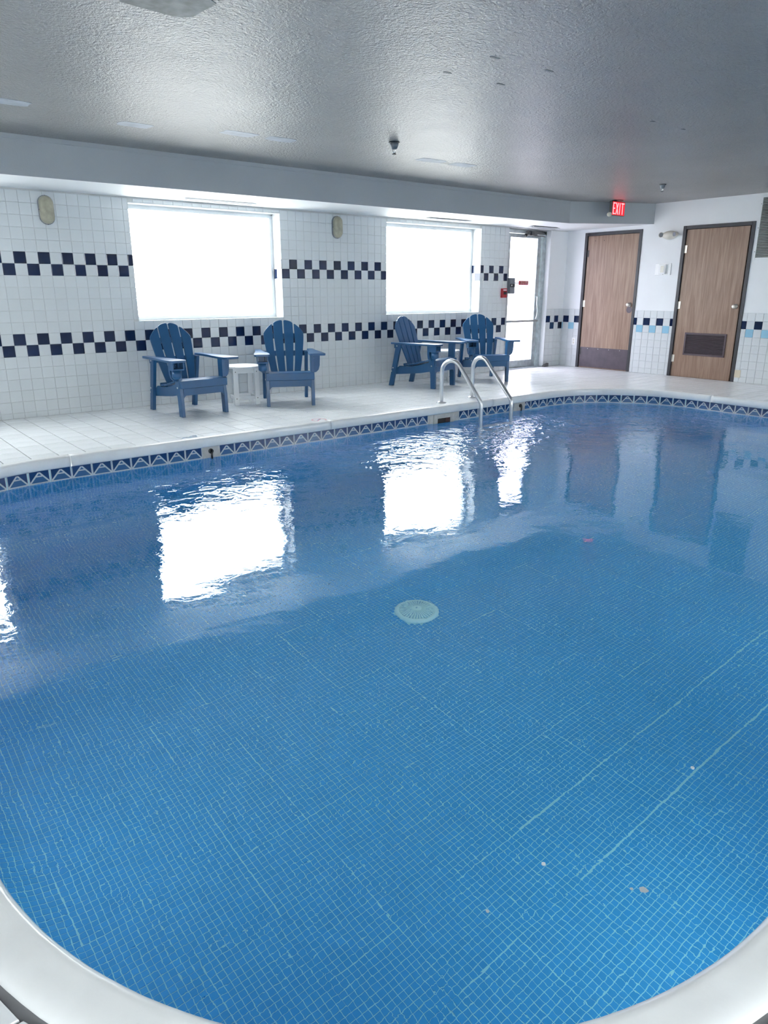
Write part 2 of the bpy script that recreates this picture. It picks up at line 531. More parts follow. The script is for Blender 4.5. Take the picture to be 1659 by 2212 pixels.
# ------------------------------------------------------------------ windows
for i, (a, b, c, d) in enumerate(OPEN[:4]):
    w = empty_struct('window_%d' % (i + 1), ((a + b) / 2, 0.2, (c + d) / 2))
    L0 = w.location
    def W(x0, x1, y0, y1, z0, z1, gg): gg.box(x0 - L0.x, x1 - L0.x, y0 - L0.y, y1 - L0.y, z0 - L0.z, z1 - L0.z); return gg
    g = G(); f = 0.045
    W(a, b, 0.175, 0.235, d - f, d, g); W(a, b, 0.175, 0.235, c, c + f, g)
    W(a, a + f, 0.175, 0.235, c + f, d - f, g); W(b - f, b, 0.175, 0.235, c + f, d - f, g)
    g.obj('window_frame', M_WINFR, w, bevel=0.003)
    g = G()
    W(a + f, b - f, 0.198, 0.204, c + f, d - f, g); g.obj('window_pane', M_GLASS, w)

# ------------------------------------------------------------------ ceiling and soffit
cl = empty_struct('ceiling')
G().box(X0 - 0.2, X1 + 0.2, YN - 0.2, 0.2, ZC, ZC + 0.12).obj('plaster', M_CEIL, cl)
def patch(x0, x1, y, dy, mt=M_PATCH, lab='paler repair patch'):
    n = 9; pts = []
    cx, cyy = (x0 + x1) / 2, y
    for k in range(14):
        th = 2 * PI * k / 14
        ex = math.copysign(abs(math.cos(th)) ** 0.45, math.cos(th)); ey = math.copysign(abs(math.sin(th)) ** 0.45, math.sin(th))
        j = 1 + random.uniform(-0.06, 0.06)
        pts.append((cx + ex * (x1 - x0) / 2 * j, cyy + ey * dy / 2 * j))
    G().prism(pts, (0, 0, ZC), (1, 0, 0), (0, 1, 0), (0, 0, 1), -0.0015, 0.002).obj('repair_patch', mt, cl, label=lab)
for x0, x1, y in ((0.43, 0.69, -1.86), (1.18, 1.48, -2.07), (1.57, 1.84, -2.08), (3.20, 3.52, -2.12), (3.62, 3.92, -2.13), (-0.55, -0.21, -2.02)):
    patch(x0, x1, y, 0.16)
patch(-0.40, -0.03, -4.33, 0.30, M_PATCHD, 'dark bare ceiling patch with peeled paint')
for x_, y_, w_ in ((1.48, -4.68, 0.07), (1.90, -4.71, 0.07), (1.89, -4.35, 0.07), (1.47, -4.32, 0.06), (3.51, -4.38, 0.05), (3.94, -4.38, 0.05)):
    patch(x_ - w_ / 2, x_ + w_ / 2, y_, 0.02, M_PATCHD, 'small dark peeled spot')
# soffit (dropped box along the windows, running diagonally to the end wall)
sb = empty_struct('trim_1')
PT = [(X0 - 0.1, -0.93), (7.10, -0.93), (X1, -1.52)]
g = G()
vs, fs = [], []
zb = [2.095, 2.122, 2.135]
for (x, y), z in zip(PT, zb): vs += [(x, y, z), (x, y, ZC + 0.01)]
fs = [(0, 2, 3, 1), (2, 4, 5, 3)]
g.add(vs, fs)
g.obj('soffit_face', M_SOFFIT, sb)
g = G()
g.add([(PT[0][0], PT[0][1], zb[0]), (PT[1][0], PT[1][1], zb[1]), (PT[2][0], PT[2][1], zb[2]), (X1, 0.02, ZS + 0.012), (PT[1][0], 0.02, ZS + 0.012), (PT[0][0], 0.02, ZS)],
      [(0, 1, 4, 5), (1, 2, 3, 4)])
g.obj('soffit_underside', M_PAINT, sb)
g = G().box(X0, 7.08, -0.945, -0.93, ZC - 0.035, ZC)
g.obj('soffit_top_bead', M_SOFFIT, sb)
# linear air slots in the soffit underside
for i, (a, b) in enumerate(((1.60, 2.42), (4.95, 5.75), (7.02, 7.62))):
    v = thing('air_diffuser', ['slim slot air diffuser in the soffit above the large left window',
                               'slim slot air diffuser in the soffit above the right window',
                               'slim slot air diffuser in the soffit above the glass door'][i], 'vent', ((a + b) / 2, -0.30, ZS - 0.006))
    w = (b - a) / 2
    G().box(-w, w, -0.06, -0.045, -0.006, 0.004).box(-w, w, 0.045, 0.06, -0.006, 0.004).box(-w, -w + 0.012, -0.045, 0.045, -0.006, 0.004) \
       .box(w - 0.012, w, -0.045, 0.045, -0.006, 0.004).obj('frame', M_WINFR, v)
    G().box(-w + 0.012, w - 0.012, -0.045, 0.045, 0.0, 0.004).obj('slot', M_BLACK, v)
    for yy in (-0.018, 0.018):
        G().box(-w + 0.012, w - 0.012, yy - 0.007, yy + 0.007, -0.005, 0.0).obj('vane', M_DULLGREY, v)

# ------------------------------------------------------------------ end wall with two wooden doors
we = empty_struct('wall_right')
DOORS = [(-1.352, -0.345, 2.078), (-2.998, -1.995, 2.078)]
g = G()
g.box(X1, X1 + 0.2, -0.345, 0.24, -0.1, 2.5)
g.box(X1, X1 + 0.2, -1.352, -0.345, 2.078, 2.5)
g.box(X1, X1 + 0.2, -1.995, -1.352, -0.1, 2.5)
g.box(X1, X1 + 0.2, -2.998, -1.995, 2.078, 2.5)
g.box(X1, X1 + 0.2, YN - 0.2, -2.998, -0.1, 2.5)
g.box(X1 + 0.075, X1 + 0.2, -2.998, -0.345, -0.1, 2.2)  # unseen backing added behind both doors to block outside light
g.obj('plaster_board', M_PAINT, we)
TH = 0.1057
def end_tiles(y_start, pitch, y_hi, y_lo, kn):
    out = []
    for n in range(-3, 60):
        a = y_start - n * pitch; b = a - pitch          # from a down to b
        hi, lo = min(a, y_hi), max(b, y_lo)
        if hi - lo < 0.012: continue
        for k in range(-6, 3):
            z0 = max(0.606 + k * TH, 0.0); z1 = 0.606 + (k + 1) * TH
            if z1 < 0.012: continue
            t = 'w'
            if k == 1 and (n + kn) % 2 == 0: t = 'n'
            if k == 0 and (n + kn) % 2 == 1: t = 'p'
            out.append((hi, lo, z0, z1, t))
    return out
et = end_tiles(-0.026, 0.110, -0.002, -0.345, 0) + end_tiles(-1.405, 0.1085, -1.352, -1.995, 1) + end_tiles(-3.065, TH, -2.998, -9.5, 1)
gg = G()
for hi, lo, z0, z1, t in et:
    mtl = {'w': M_TILE, 'n': M_NAVY, 'p': M_PALE}[t]
    cyv, cz = (hi + lo) / 2, (z0 + z1) / 2
    if in_view((X1, cyv, cz), 5):
        o = link_mesh('tile', tile_mesh(hi - lo, z1 - z0, mtl, 0.002), we, (X1, cyv, cz), PI * 1.5,
                      label={'w': None, 'n': 'navy blue wall tile', 'p': 'pale blue wall tile'}[t])
        o.rotation_euler = (0, 0, -PI / 2)
    elif t == 'w':
        n0 = len(gg.v); tile_geo(gg, lo, hi, z0, z1)
        gg.v[n0:] = [(X1 + b, a, c) for a, b, c in gg.v[n0:]]
    else:
        o = link_mesh('tile', tile_mesh(hi - lo, z1 - z0, mtl, 0.002), we, (X1, cyv, cz)); o.rotation_euler = (0, 0, -PI / 2)
gg.obj('tile_field', M_TILE, we, kind='stuff')

def door(idx, y_lo, y_hi, ztop):
    dr = empty_struct('door_%d' % idx, (X1, (y_lo + y_hi) / 2, 0))
    w = (y_hi - y_lo) / 2; f = 0.046
    g = G()
    g.box(-0.012, 0.12, -w, -w + f, 0, ztop).box(-0.012, 0.12, w - f, w, 0, ztop).box(-0.012, 0.12, -w + f, w - f, ztop - f, ztop)
    g.obj('door_frame', M_DFRAME, dr, bevel=0.003)
    g = G().box(0.055, 0.07, -w + f, -w + f + 0.016, 0, ztop - f).box(0.055, 0.07, w - f - 0.016, w - f, 0, ztop - f).box(0.055, 0.07, -w + f, w - f, ztop - f - 0.016, ztop - f)
    g.obj('door_stop', M_BLACK, dr)
    g = G().box(0.010, 0.054, -w + f + (0.004 if idx == 1 else 0.024), w - f - (0.006 if idx == 1 else 0.004), 0.001, ztop - f - 0.004)
    G().box(0.052, 0.056, -w + f, -w + f + 0.03, 0.0, ztop - f).obj('jamb_gap_backing', M_BLACK, dr)  # black strip standing in for the dark of the gap
    leaf = g.obj('door_leaf', M_WOOD, dr, bevel=0.002)
    for hz in (1.77, 1.01, 0.26):
        h = G().tube([(0.004, w - f - 0.002, hz - 0.052), (0.004, w - f - 0.002, hz + 0.052)], 0.009, 8)
        h.box(0.004, 0.010, w - f - 0.034, w - f, hz - 0.05, hz + 0.05)
        h.obj('hinge', M_BLACK if idx == 1 and hz != 1.01 else M_BRASS, dr)
    ky = -w + f + 0.062 if idx == 1 else -w + f + 0.075
    mw = Matrix.Translation((0.010, ky, 1.005)) @ rot('Y', -PI / 2)
    G().lathe([(0.033, 0), (0.033, 0.006), (0.014, 0.010), (0.012, 0.028), (0.024, 0.036), (0.030, 0.050), (0.026, 0.062), (0.012, 0.068)], 20, mw) \
       .obj('door_knob', M_BRASS, dr, smooth=True)
    if idx == 1:
        G().box(0.0065, 0.010, -w + f + 0.012, w - f - 0.012, 0.014, 0.328).obj('kick_plate', M_KICK, dr)
        for yy in (-0.30, -0.1, 0.1, 0.3):
            G().lathe([(0.005, 0), (0.004, 0.002)], 8, Matrix.Translation((0.0065, yy, 0.308)) @ rot('Y', -PI / 2)).obj('screw', M_STEEL, dr)
        for yy in (0.32, 0.16):
            G().lathe([(0.006, 0), (0.005, 0.0015)], 8, Matrix.Translation((0.0098, yy, 1.955)) @ rot('Y', -PI / 2)).obj('screw_hole', M_BLACK, dr)
        # dark disc below the knob
        G().lathe([(0.05, 0), (0.048, 0.0006)], 16, Matrix.Translation((0.010, ky, 0.93)) @ rot('Y', -PI / 2)).obj('dark_patch', M_KICK, dr, label='darker round patch under the knob')
    else:
        c = dr.location.y
        a, b = -2.815 - c, -2.203 - c
        gf = G().box(-0.004, 0.010, a, b, 0.316, 0.340).box(-0.004, 0.010, a, b, 0.609, 0.633).box(-0.004, 0.010, a, a + 0.024, 0.34, 0.609).box(-0.004, 0.010, b - 0.024, b, 0.34, 0.609)
        fr = gf.obj('louvre_grille', M_BROWNM, dr, bevel=0.002)
        G().box(0.0085, 0.0100, a + 0.02, b - 0.02, 0.335, 0.612).obj('grille_back', M_BLACK, fr)
        for k in range(13):
            z = 0.350 + k * 0.0205
            mw = Matrix.Translation((0.003, (a + b) / 2, z)) @ rot('Y', math.radians(-40))
            G().box(-0.0085, 0.0085, -(b - a) / 2 + 0.022, (b - a) / 2 - 0.022, -0.0011, 0.0011, mw).obj('slat', M_BROWNM, fr)
    return dr
door(1, *DOORS[0]); door(2, *DOORS[1])

# glass exit door in the window wall
gd = empty_struct('door_3', (7.385, 0.13, 0))
def gdbox(x0, x1, y0, y1, z0, z1): return G().box(x0 - 7.385, x1 - 7.385, y0 - 0.13, y1 - 0.13, z0, z1)
gdbox(7.785, 7.872, 0.085, 0.19, 0, 2.10).obj('door_jamb', M_ALU, gd, bevel=0.003)
gdbox(6.897, 6.975, 0.085, 0.19, 0, 2.10).obj('door_jamb', M_ALU, gd, bevel=0.003)
gdbox(6.897, 7.872, 0.085, 0.19, 2.055, 2.108).obj('door_header', M_ALU, gd, bevel=0.003)
gdbox(7.69, 7.775, 0.105, 0.15, 0.012, 2.05).obj('stile', M_ALU, gd, bevel=0.003)
gdbox(6.98, 7.05, 0.105, 0.15, 0.012, 2.05).obj('stile', M_ALU, gd, bevel=0.003)
gdbox(7.05, 7.69, 0.105, 0.15, 0.012, 0.125).obj('bottom_rail', M_ALU, gd, bevel=0.003)
gdbox(7.05, 7.69, 0.105, 0.15, 1.995, 2.05).obj('top_rail', M_ALU, gd, bevel=0.003)
gdbox(7.05, 7.69, 0.125, 0.131, 0.125, 1.995).obj('glass_pane', M_TINT, gd)
g = gdbox(6.99, 7.74, 0.055, 0.080, 0.728, 0.760); g.box(6.99 - 7.385, 7.02 - 7.385, -0.05, -0.02, 0.73, 0.758); g.box(7.71 - 7.385, 7.74 - 7.385, -0.05, -0.02, 0.73, 0.758)
g.obj('push_bar', M_ALU, gd, bevel=0.003)
g = G().tube([(0.34, -0.02, 1.12), (0.335, -0.055, 1.11), (0.33, -0.06, 1.0), (0.355, -0.06, 0.90), (0.345, -0.06, 0.82), (0.335, -0.055, 0.78), (0.34, -0.02, 0.77)], 0.011, 8)
g.obj('pull_handle', M_ALU, gd, smooth=True)
# closer
cb = gdbox(7.36, 7.60, 0.045, 0.104, 2.03, 2.095).obj('door_closer', M_DARKMET, gd, bevel=0.006)
for x, r in ((7.43, 0.034), (7.33, 0.022)):
    mw = Matrix.Translation((x - 7.385, 0.050 - 0.13, 2.06 if r > 0.03 else 2.028)) @ rot('X', PI / 2)
    G().lathe([(r, 0), (r, 0.012), (r * 0.6, 0.02)], 16, mw).obj('closer_cap', M_BLACK, cb)
g = G().tube([(0.10, -0.10, 2.022), (0.24, -0.16, 2.022), (0.42, -0.07, 2.022)], 0.009, 6)
g.obj('closer_arm', M_DARKMET, cb)
g = gdbox(7.60, 7.80, 0.06, 0.10, 2.05, 2.098); g.obj('closer_bracket', M_DARKMET, cb, bevel=0.004)
gdbox(6.9, 7.87, 0.0, 0.20, -0.02, 0.012).obj('threshold', M_ALU, gd)
# painted reveal of the door opening
gdbox(7.872, 7.8785, 0.0, 0.09, 0, 2.11).obj('door_reveal', M_PAINT, gd)
# exit alarm with its red paddle hangs on the glass door
al = thing('exit_alarm', 'grey door alarm box with black key panel on the left edge of the glass door', 'alarm', (7.07, 0.075, 1.28))
G().box(-0.055, 0.062, -0.030, 0.030, -0.115, 0.118).obj('housing', M_DULLGREY, al, bevel=0.006)
G().box(-0.050, 0.057, -0.034, -0.030, -0.018, 0.030).obj('key_panel', M_BLACK, al)
G().lathe([(0.012, 0), (0.012, 0.008), (0.006, 0.009)], 12, Matrix.Translation((-0.022, -0.034, 0.008)) @ rot('X', PI / 2)).obj('key_switch', M_STEEL, al)
G().tube([(0.06, -0.02, 0.046), (0.17, -0.02, 0.046)], 0.008, 8).obj('arm', M_DULLGREY, al)
pd = G().box(0.155, 0.375, -0.032, -0.014, 0.012, 0.078).obj('paddle', M_RED, al, bevel=0.004, label='red push paddle with white print')
def text(name, body, size, mt, parent, loc, rotm, ext=0.0005, align='CENTER'):
    cu = bpy.data.curves.new(name, 'FONT'); cu.body = body; cu.size = size; cu.extrude = ext
    cu.align_x = align; cu.align_y = 'CENTER'; cu.materials.append(mt)
    tmp = bpy.data.objects.new(name, cu); COL.objects.link(tmp)
    bpy.context.view_layer.update()
    me = bpy.data.meshes.new_from_object(tmp.evaluated_get(bpy.context.evaluated_depsgraph_get()))
    bpy.data.objects.remove(tmp)
    o = bpy.data.objects.new(name, me); COL.objects.link(o); o.parent = parent
    o.location = loc; o.rotation_euler = rotm
    return o
text('lettering', 'PUSH TO OPEN', 0.024, M_WHITEP, pd, (0.265, -0.0325, 0.057), (PI / 2, 0, 0))
text('lettering', 'ALARM WILL SOUND', 0.019, M_WHITEP, pd, (0.265, -0.0325, 0.032), (PI / 2, 0, 0))
# fire alarm pull station
fp = thing('fire_alarm_pull', 'small red fire alarm pull station on tiles left of the glass door', 'alarm', (6.81, 0.0, 1.175))
G().box(-0.052, 0.052, -0.042, 0.0, -0.068, 0.068).obj('housing', M_RED, fp, bevel=0.006)
G().box(-0.028, 0.034, -0.050, -0.042, -0.022, 0.020).obj('pull_handle', M_BLACK, fp, bevel=0.003)
G().box(-0.036, 0.036, -0.0435, -0.042, 0.036, 0.052).obj('lettering_strip', M_WHITEP, fp)

# remaining walls (left, and the one behind the camera)
wl = empty_struct('wall_left')
G().box(X0 - 0.2, X0, YN - 0.2, 0.24, -0.1, 2.5).obj('plaster_board', M_PAINT, wl)
wf = empty_struct('wall_front')
FILLWIN = [(-4.8, -3.0), (-2.4, -0.6), (5.5, 7.7)]  # unseen windows added behind the camera to brighten the room
g = G(); xs = sorted({X0 - 0.2, X1 + 0.2, *[v for o in FILLWIN for v in o]})
for a, b in zip(xs[:-1], xs[1:]):
    if any(o[0] < (a + b) / 2 < o[1] for o in FILLWIN):
        g.box(a, b, YN - 0.2, YN, -0.1, 0.9); g.box(a, b, YN - 0.2, YN, 2.07, 2.5)
    else: g.box(a, b, YN - 0.2, YN, -0.1, 2.5)
g.obj('plaster_board', M_PAINT, wf)
for i, (a, b) in enumerate(FILLWIN):
    w = empty_struct('window_%d' % (i + 5), ((a + b) / 2, YN - 0.1, 1.48))  # added fill window, numbered on from the others
    h = (b - a) / 2
    G().box(-h, h, -0.03, 0.03, 0.545, 0.59).box(-h, h, -0.03, 0.03, -0.58, -0.535).box(-h, -h + 0.045, -0.03, 0.03, -0.535, 0.545) \
       .box(h - 0.045, h, -0.03, 0.03, -0.535, 0.545).obj('window_frame', M_WINFR, w)
    G().box(-h + 0.045, h - 0.045, -0.003, 0.003, -0.535, 0.545).obj('window_pane', M_GLASS, w)

# ground outside
go = G().box(-30, 30, 0.24, 30, -0.30, -0.12).obj('ground_outside', M_CONC); go['kind'] = 'structure'
go = G().box(-30, 30, -40, YN - 0.2, -0.30, -0.12).obj('ground_outside', M_CONC); go['kind'] = 'structure'

# ------------------------------------------------------------------ pool outline
PX0, PX1, PY0, PY1 = -1.61, 6.66, -7.32, -2.11
RN, RF = 1.21, 1.17
def outline(o, n=28):
    """closed path, offset outward by o, with (x, y, nx, ny); starts mid far side, goes clockwise seen from above"""
    cs = [((PX1 - RF, PY1 - RF), RF, PI / 2, 0), ((PX1 - RF, PY0 + RF), RF, 0, -PI / 2),
          ((PX0 + RN, PY0 + RN), RN, -PI / 2, -PI), ((PX0 + RN, PY1 - RN), RN, PI, PI / 2)]
    pts = []
    for (cx, cyy), r, a0, a1 in cs:
        for k in range(n + 1):
            a = a0 + (a1 - a0) * k / n
            pts.append((cx + (r + o) * math.cos(a), cyy + (r + o) * math.sin(a), math.cos(a), math.sin(a)))
    return pts
def dense(n=28, step=0.12):
    p = outline(0, n); out = []
    for i in range(len(p)):
        a, b = p[i], p[(i + 1) % len(p)]
        d = math.hypot(b[0] - a[0], b[1] - a[1]); k = max(1, int(d / step))
        for j in range(k):
            t = j / k
            nx, ny = a[2] + (b[2] - a[2]) * t, a[3] + (b[3] - a[3]) * t
            l = math.hypot(nx, ny)
            out.append((a[0] + (b[0] - a[0]) * t, a[1] + (b[1] - a[1]) * t, nx / l, ny / l))
    return out
PATH = dense()
SL = [0.0]
for i in range(len(PATH)):
    a, b = PATH[i], PATH[(i + 1) % len(PATH)]
    SL.append(SL[-1] + math.hypot(b[0] - a[0], b[1] - a[1]))
PERIM = SL[-1]
_SL = np.array(SL); _PA = np.array(PATH + [PATH[0]])
def at_s(s):
    s = np.mod(s, PERIM)
    return [np.interp(s, _SL, _PA[:, k]) for k in range(4)]
def s_of(x, y):
    d = (_PA[:-1, 0] - x) ** 2 + (_PA[:-1, 1] - y) ** 2
    return SL[int(np.argmin(d))]
def inward(x, y, base=0.0):
    """distance inward from the outline (vectorised, positive inside)"""
    x = np.asarray(x, float); y = np.asarray(y, float)
    d = np.minimum.reduce([x - PX0, PX1 - x, y - PY0, PY1 - y])
    for cx, cyy, r, sx, sy in ((PX0 + RN, PY0 + RN, RN, -1, -1), (PX0 + RN, PY1 - RN, RN, -1, 1),
                               (PX1 - RF, PY0 + RF, RF, 1, -1), (PX1 - RF, PY1 - RF, RF, 1, 1)):
        m_ = ((x - cx) * sx > 0) & ((y - cyy) * sy > 0)
        d = np.where(m_, r - np.hypot(x - cx, y - cyy), d)
    return d + base

# ------------------------------------------------------------------ coping
cop = empty_struct('pool_coping')
PROF = [(0.03, -0.074), (0.010, -0.072), (0.001, -0.062), (-0.001, -0.030), (0.002, -0.004), (0.008, 0.006), (0.018, 0.012),
        (0.032, 0.0135), (0.048, 0.0115), (0.062, 0.0125), (0.080, 0.012), (0.100, 0.007), (0.110, 0.0), (0.112, -0.01), (0.112, -0.07)]
seams = sorted({round(s_of(*p), 3) for p in ((-0.237, PY1), (2.104, PY1), (4.44, PY1), (6.60, -3.55), (PX1, -6.0), (4.6, PY0), (2.2, PY0), (-0.15 + 0.45, PY0), (PX0, -5.6), (PX0, -3.4))})
for i, s0 in enumerate(seams):
    s1 = seams[(i + 1) % len(seams)]
    if s1 <= s0: s1 += PERIM
    a, b = s0 + 0.003, s1 - 0.003
    n = max(2, int((b - a) / 0.045))
    ss = np.linspace(a, b, n + 1)
    x, y, nx, ny = at_s(ss)
    vs = []; K = len(PROF)
    for j in range(n + 1):
        for o, z in PROF: vs.append((x[j] + nx[j] * o, y[j] + ny[j] * o, z))
    fs = [(j * K + k, (j + 1) * K + k, (j + 1) * K + (k + 1) % K, j * K + (k + 1) % K) for j in range(n) for k in range(K)]
    fs += [tuple(range(K)), tuple(n * K + k for k in range(K))[::-1]]
    G().add(vs, fs).obj('coping_stone', M_COPING, cop, smooth=False).data.polygons.foreach_set('use_smooth', [True] * (n * K) + [False] * 2)

# ------------------------------------------------------------------ deck tiles
fl = empty_struct('floor')
# slab under the tiles: ring around the pool + outer rectangle
ring = outline(0.105, 14)
g = G(); outer = []
def to_rect(x, y, nx, ny):
    ts = []
    if nx > 1e-6: ts.append((X1 - x) / nx)
    if nx < -1e-6: ts.append((X0 - x) / nx)
    if ny > 1e-6: ts.append((0.2 - y) / ny)
    if ny < -1e-6: ts.append((YN - y) / ny)
    t = min(ts); return (x + nx * t, y + ny * t)
pr = []
crn = [(X1, 0.2), (X1, YN), (X0, YN), (X0, 0.2)]
cen = ((X0 + X1) / 2, (YN + 0.2) / 2)
inner_pts, outer_pts = [], []
for p in ring:
    inner_pts.append((p[0], p[1])); outer_pts.append(to_rect(*p))
n = len(ring); vs = [(a, b, -0.006) for a, b in inner_pts] + [(a, b, -0.006) for a, b in outer_pts]
fs = [(i, (i + 1) % n, n + (i + 1) % n, n + i) for i in range(n)]
# corners
for k, cpt in enumerate(crn):
    i0 = k * 15
    best = None
    for i in range(i0, i0 + 14):
        a, b = outer_pts[i], outer_pts[i + 1]
        if abs(a[0] - b[0]) > 1e-4 and abs(a[1] - b[1]) > 1e-4: best = i
    if best is not None:
        vs.append((cpt[0], cpt[1], -0.006)); fs.append((n + best, n + best + 1, len(vs) - 1))
g.add(vs, fs)
g.obj('grout_bed', M_DECKG, fl)
G().box(X1 - 0.002, X1 + 0.2, -3.1, -0.2, -0.1, 0.0).obj('door_seal_slab', M_DECKG, fl)  # slab added under the doors to stop light leaking in

def clip(poly, px, py, nx, ny):
    out = []
    for i in range(len(poly)):
        a, b = poly[i], poly[(i + 1) % len(poly)]
        da = (a[0] - px) * nx + (a[1] - py) * ny; db = (b[0] - px) * nx + (b[1] - py) * ny
        if da >= 0: out.append(a)
        if (da >= 0) != (db >= 0):
            t = da / (da - db); out.append((a[0] + (b[0] - a[0]) * t, a[1] + (b[1] - a[1]) * t))
    return out
OUT0 = 0.127
def deck_poly(x0, x1, y0, y1, gp=0.0032):
    poly = [(x0 + gp, y0 + gp), (x1 - gp, y0 + gp), (x1 - gp, y1 - gp), (x0 + gp, y1 - gp)]
    ds = [float(inward(a, b)) for a, b in poly]
    if max(ds) < -OUT0: return poly
    if min(ds) > -OUT0: return None
    cx, cyy = (x0 + x1) / 2, (y0 + y1) / 2
    d2 = (_PA[:-1, 0] - cx) ** 2 + (_PA[:-1, 1] - cyy) ** 2
    x, y, nx, ny = _PA[int(np.argmin(d2))]
    poly = clip(poly, x + nx * OUT0, y + ny * OUT0, nx, ny)
    if len(poly) < 3: return None
    ar = abs(sum(poly[i][0] * poly[(i + 1) % len(poly)][1] - poly[(i + 1) % len(poly)][0] * poly[i][1] for i in range(len(poly)))) / 2
    return poly if ar > 4e-4 else None
def deck_geo(g, poly, cx=0, cyy=0, e=0.0015):
    n = len(poly); mx = sum(p[0] for p in poly) / n; my = sum(p[1] for p in poly) / n
    w = 0.1
    lo = [(a - cx, b - cyy, -0.006) for a, b in poly]
    mi = [(a - cx, b - cyy, -0.0015) for a, b in poly]
    hi = [(a - cx + (mx - a) / w * e, b - cyy + (my - b) / w * e, 0.0) for a, b in poly]
    fs = [tuple(2 * n + i for i in range(n))]
    for i in range(n):
        j = (i + 1) % n
        fs += [(i, j, n + j, n + i), (n + i, n + j, 2 * n + j, 2 * n + i)]
    g.add(lo + mi + hi, fs)
polys = []
ylines = [-0.209 * k for k in range(8)]
y = -1.463
while y > -4.6: y -= 0.2; ylines.append(y)
xl = [0.075 + 0.2 * k for k in range(-28, 43)]
xl = [max(min(v, X1 - 0.002), X0) for v in xl]
for i in range(len(ylines) - 1):
    for j in range(len(xl) - 1):
        if xl[j + 1] - xl[j] < 0.02: continue
        p = deck_poly(xl[j], xl[j + 1], ylines[i + 1], ylines[i] - (0.004 if i == 7 else 0))
        if p: polys.append(p)
ya = ylines[-1]
yl2 = [ya] + [-6.605 + 0.2 * k for k in range(8, -16, -1) if -6.605 + 0.2 * k < ya - 0.02]
xl2 = [max(min(-0.595 + 0.2 * k, X1), X0) for k in range(-24, 46)]
for i in range(len(yl2) - 1):
    if yl2[i + 1] < YN - 0.1: continue
    for j in range(len(xl2) - 1):
        if xl2[j + 1] - xl2[j] < 0.02: continue
        p = deck_poly(xl2[j], xl2[j + 1], yl2[i + 1], yl2[i])
        if p: polys.append(p)
def pc(p): return (sum(a for a, b in p) / len(p), sum(b for a, b in p) / len(p), 0)
view = [p for p in polys if in_view(pc(p), 60)]
view.sort(key=lambda p: project(pc(p))[2])
single = view[:298]; ids = {id(p) for p in single}
full_me = {}
for p in single:
    c = pc(p)
    key = (len(p), round(p[1][0] - p[0][0], 4), round(p[2][1] - p[1][1], 4)) if len(p) == 4 and abs(p[0][1] - p[1][1]) < 1e-9 and abs(p[1][0] - p[2][0]) < 1e-9 and abs(p[2][1] - p[3][1]) < 1e-9 and abs(p[3][0] - p[0][0]) < 1e-9 else None
    if key and key in full_me: me = full_me[key]
    else:
        gg = G(); deck_geo(gg, p, c[0], c[1]); me = gg.mesh('tile', M_DECK)
        if key: full_me[key] = me
    o = link_mesh('tile', me, fl, c)
gg = G()
for p in polys:
    if id(p) not in ids: deck_geo(gg, p)
gg.obj('tile_field', M_DECK, fl, kind='stuff')

# ------------------------------------------------------------------ pool shell, mosaic
ps = empty_struct('pool_basin')
FZ = WZ - 1.25; RC = 0.35; WO = 0.03       # wall face sits 3 cm behind the coping nose
def prof_pt(t):
    """t = arc length down from z=-0.074; returns (offset outward, z)"""
    L1 = (-0.074) - (FZ + RC)
    t = np.asarray(t, float)
    a = np.clip((t - L1) / RC, 0, PI / 2)
    o = WO - RC * (1 - np.cos(a)) * 1.0
    z = np.where(t < L1, -0.074 - t, FZ + RC - RC * np.sin(a))
    return o, z
L1 = -0.074 - (FZ + RC)
def floor_z(x, y):
    d = inward(x, y, WO)
    d = np.clip(d, 0, RC)
    return FZ + RC - np.sqrt(np.maximum(RC * RC - (RC - d) ** 2, 0))
# grout shell
ts = np.concatenate([[0, L1 * 0.5, L1], L1 + RC * np.linspace(0.06, PI / 2, 26)])
o_, z_ = prof_pt(ts)
ring_n = len(PATH); vs = []; K = len(ts)
for x, y, nx, ny in PATH:
    for a, b in zip(o_, z_): vs.append((x + nx * (a + 0.0016), y + ny * (a + 0.0016), b - 0.0016))
fs = [(i * K + k, ((i + 1) % ring_n) * K + k, ((i + 1) % ring_n) * K + k + 1, i * K + k + 1) for i in range(ring_n) for k in range(K - 1)]
fs.append(tuple(i * K + K - 1 for i in range(ring_n)))
g = G().add(vs, fs); g.obj('grout_shell', M_PGROUT, ps)

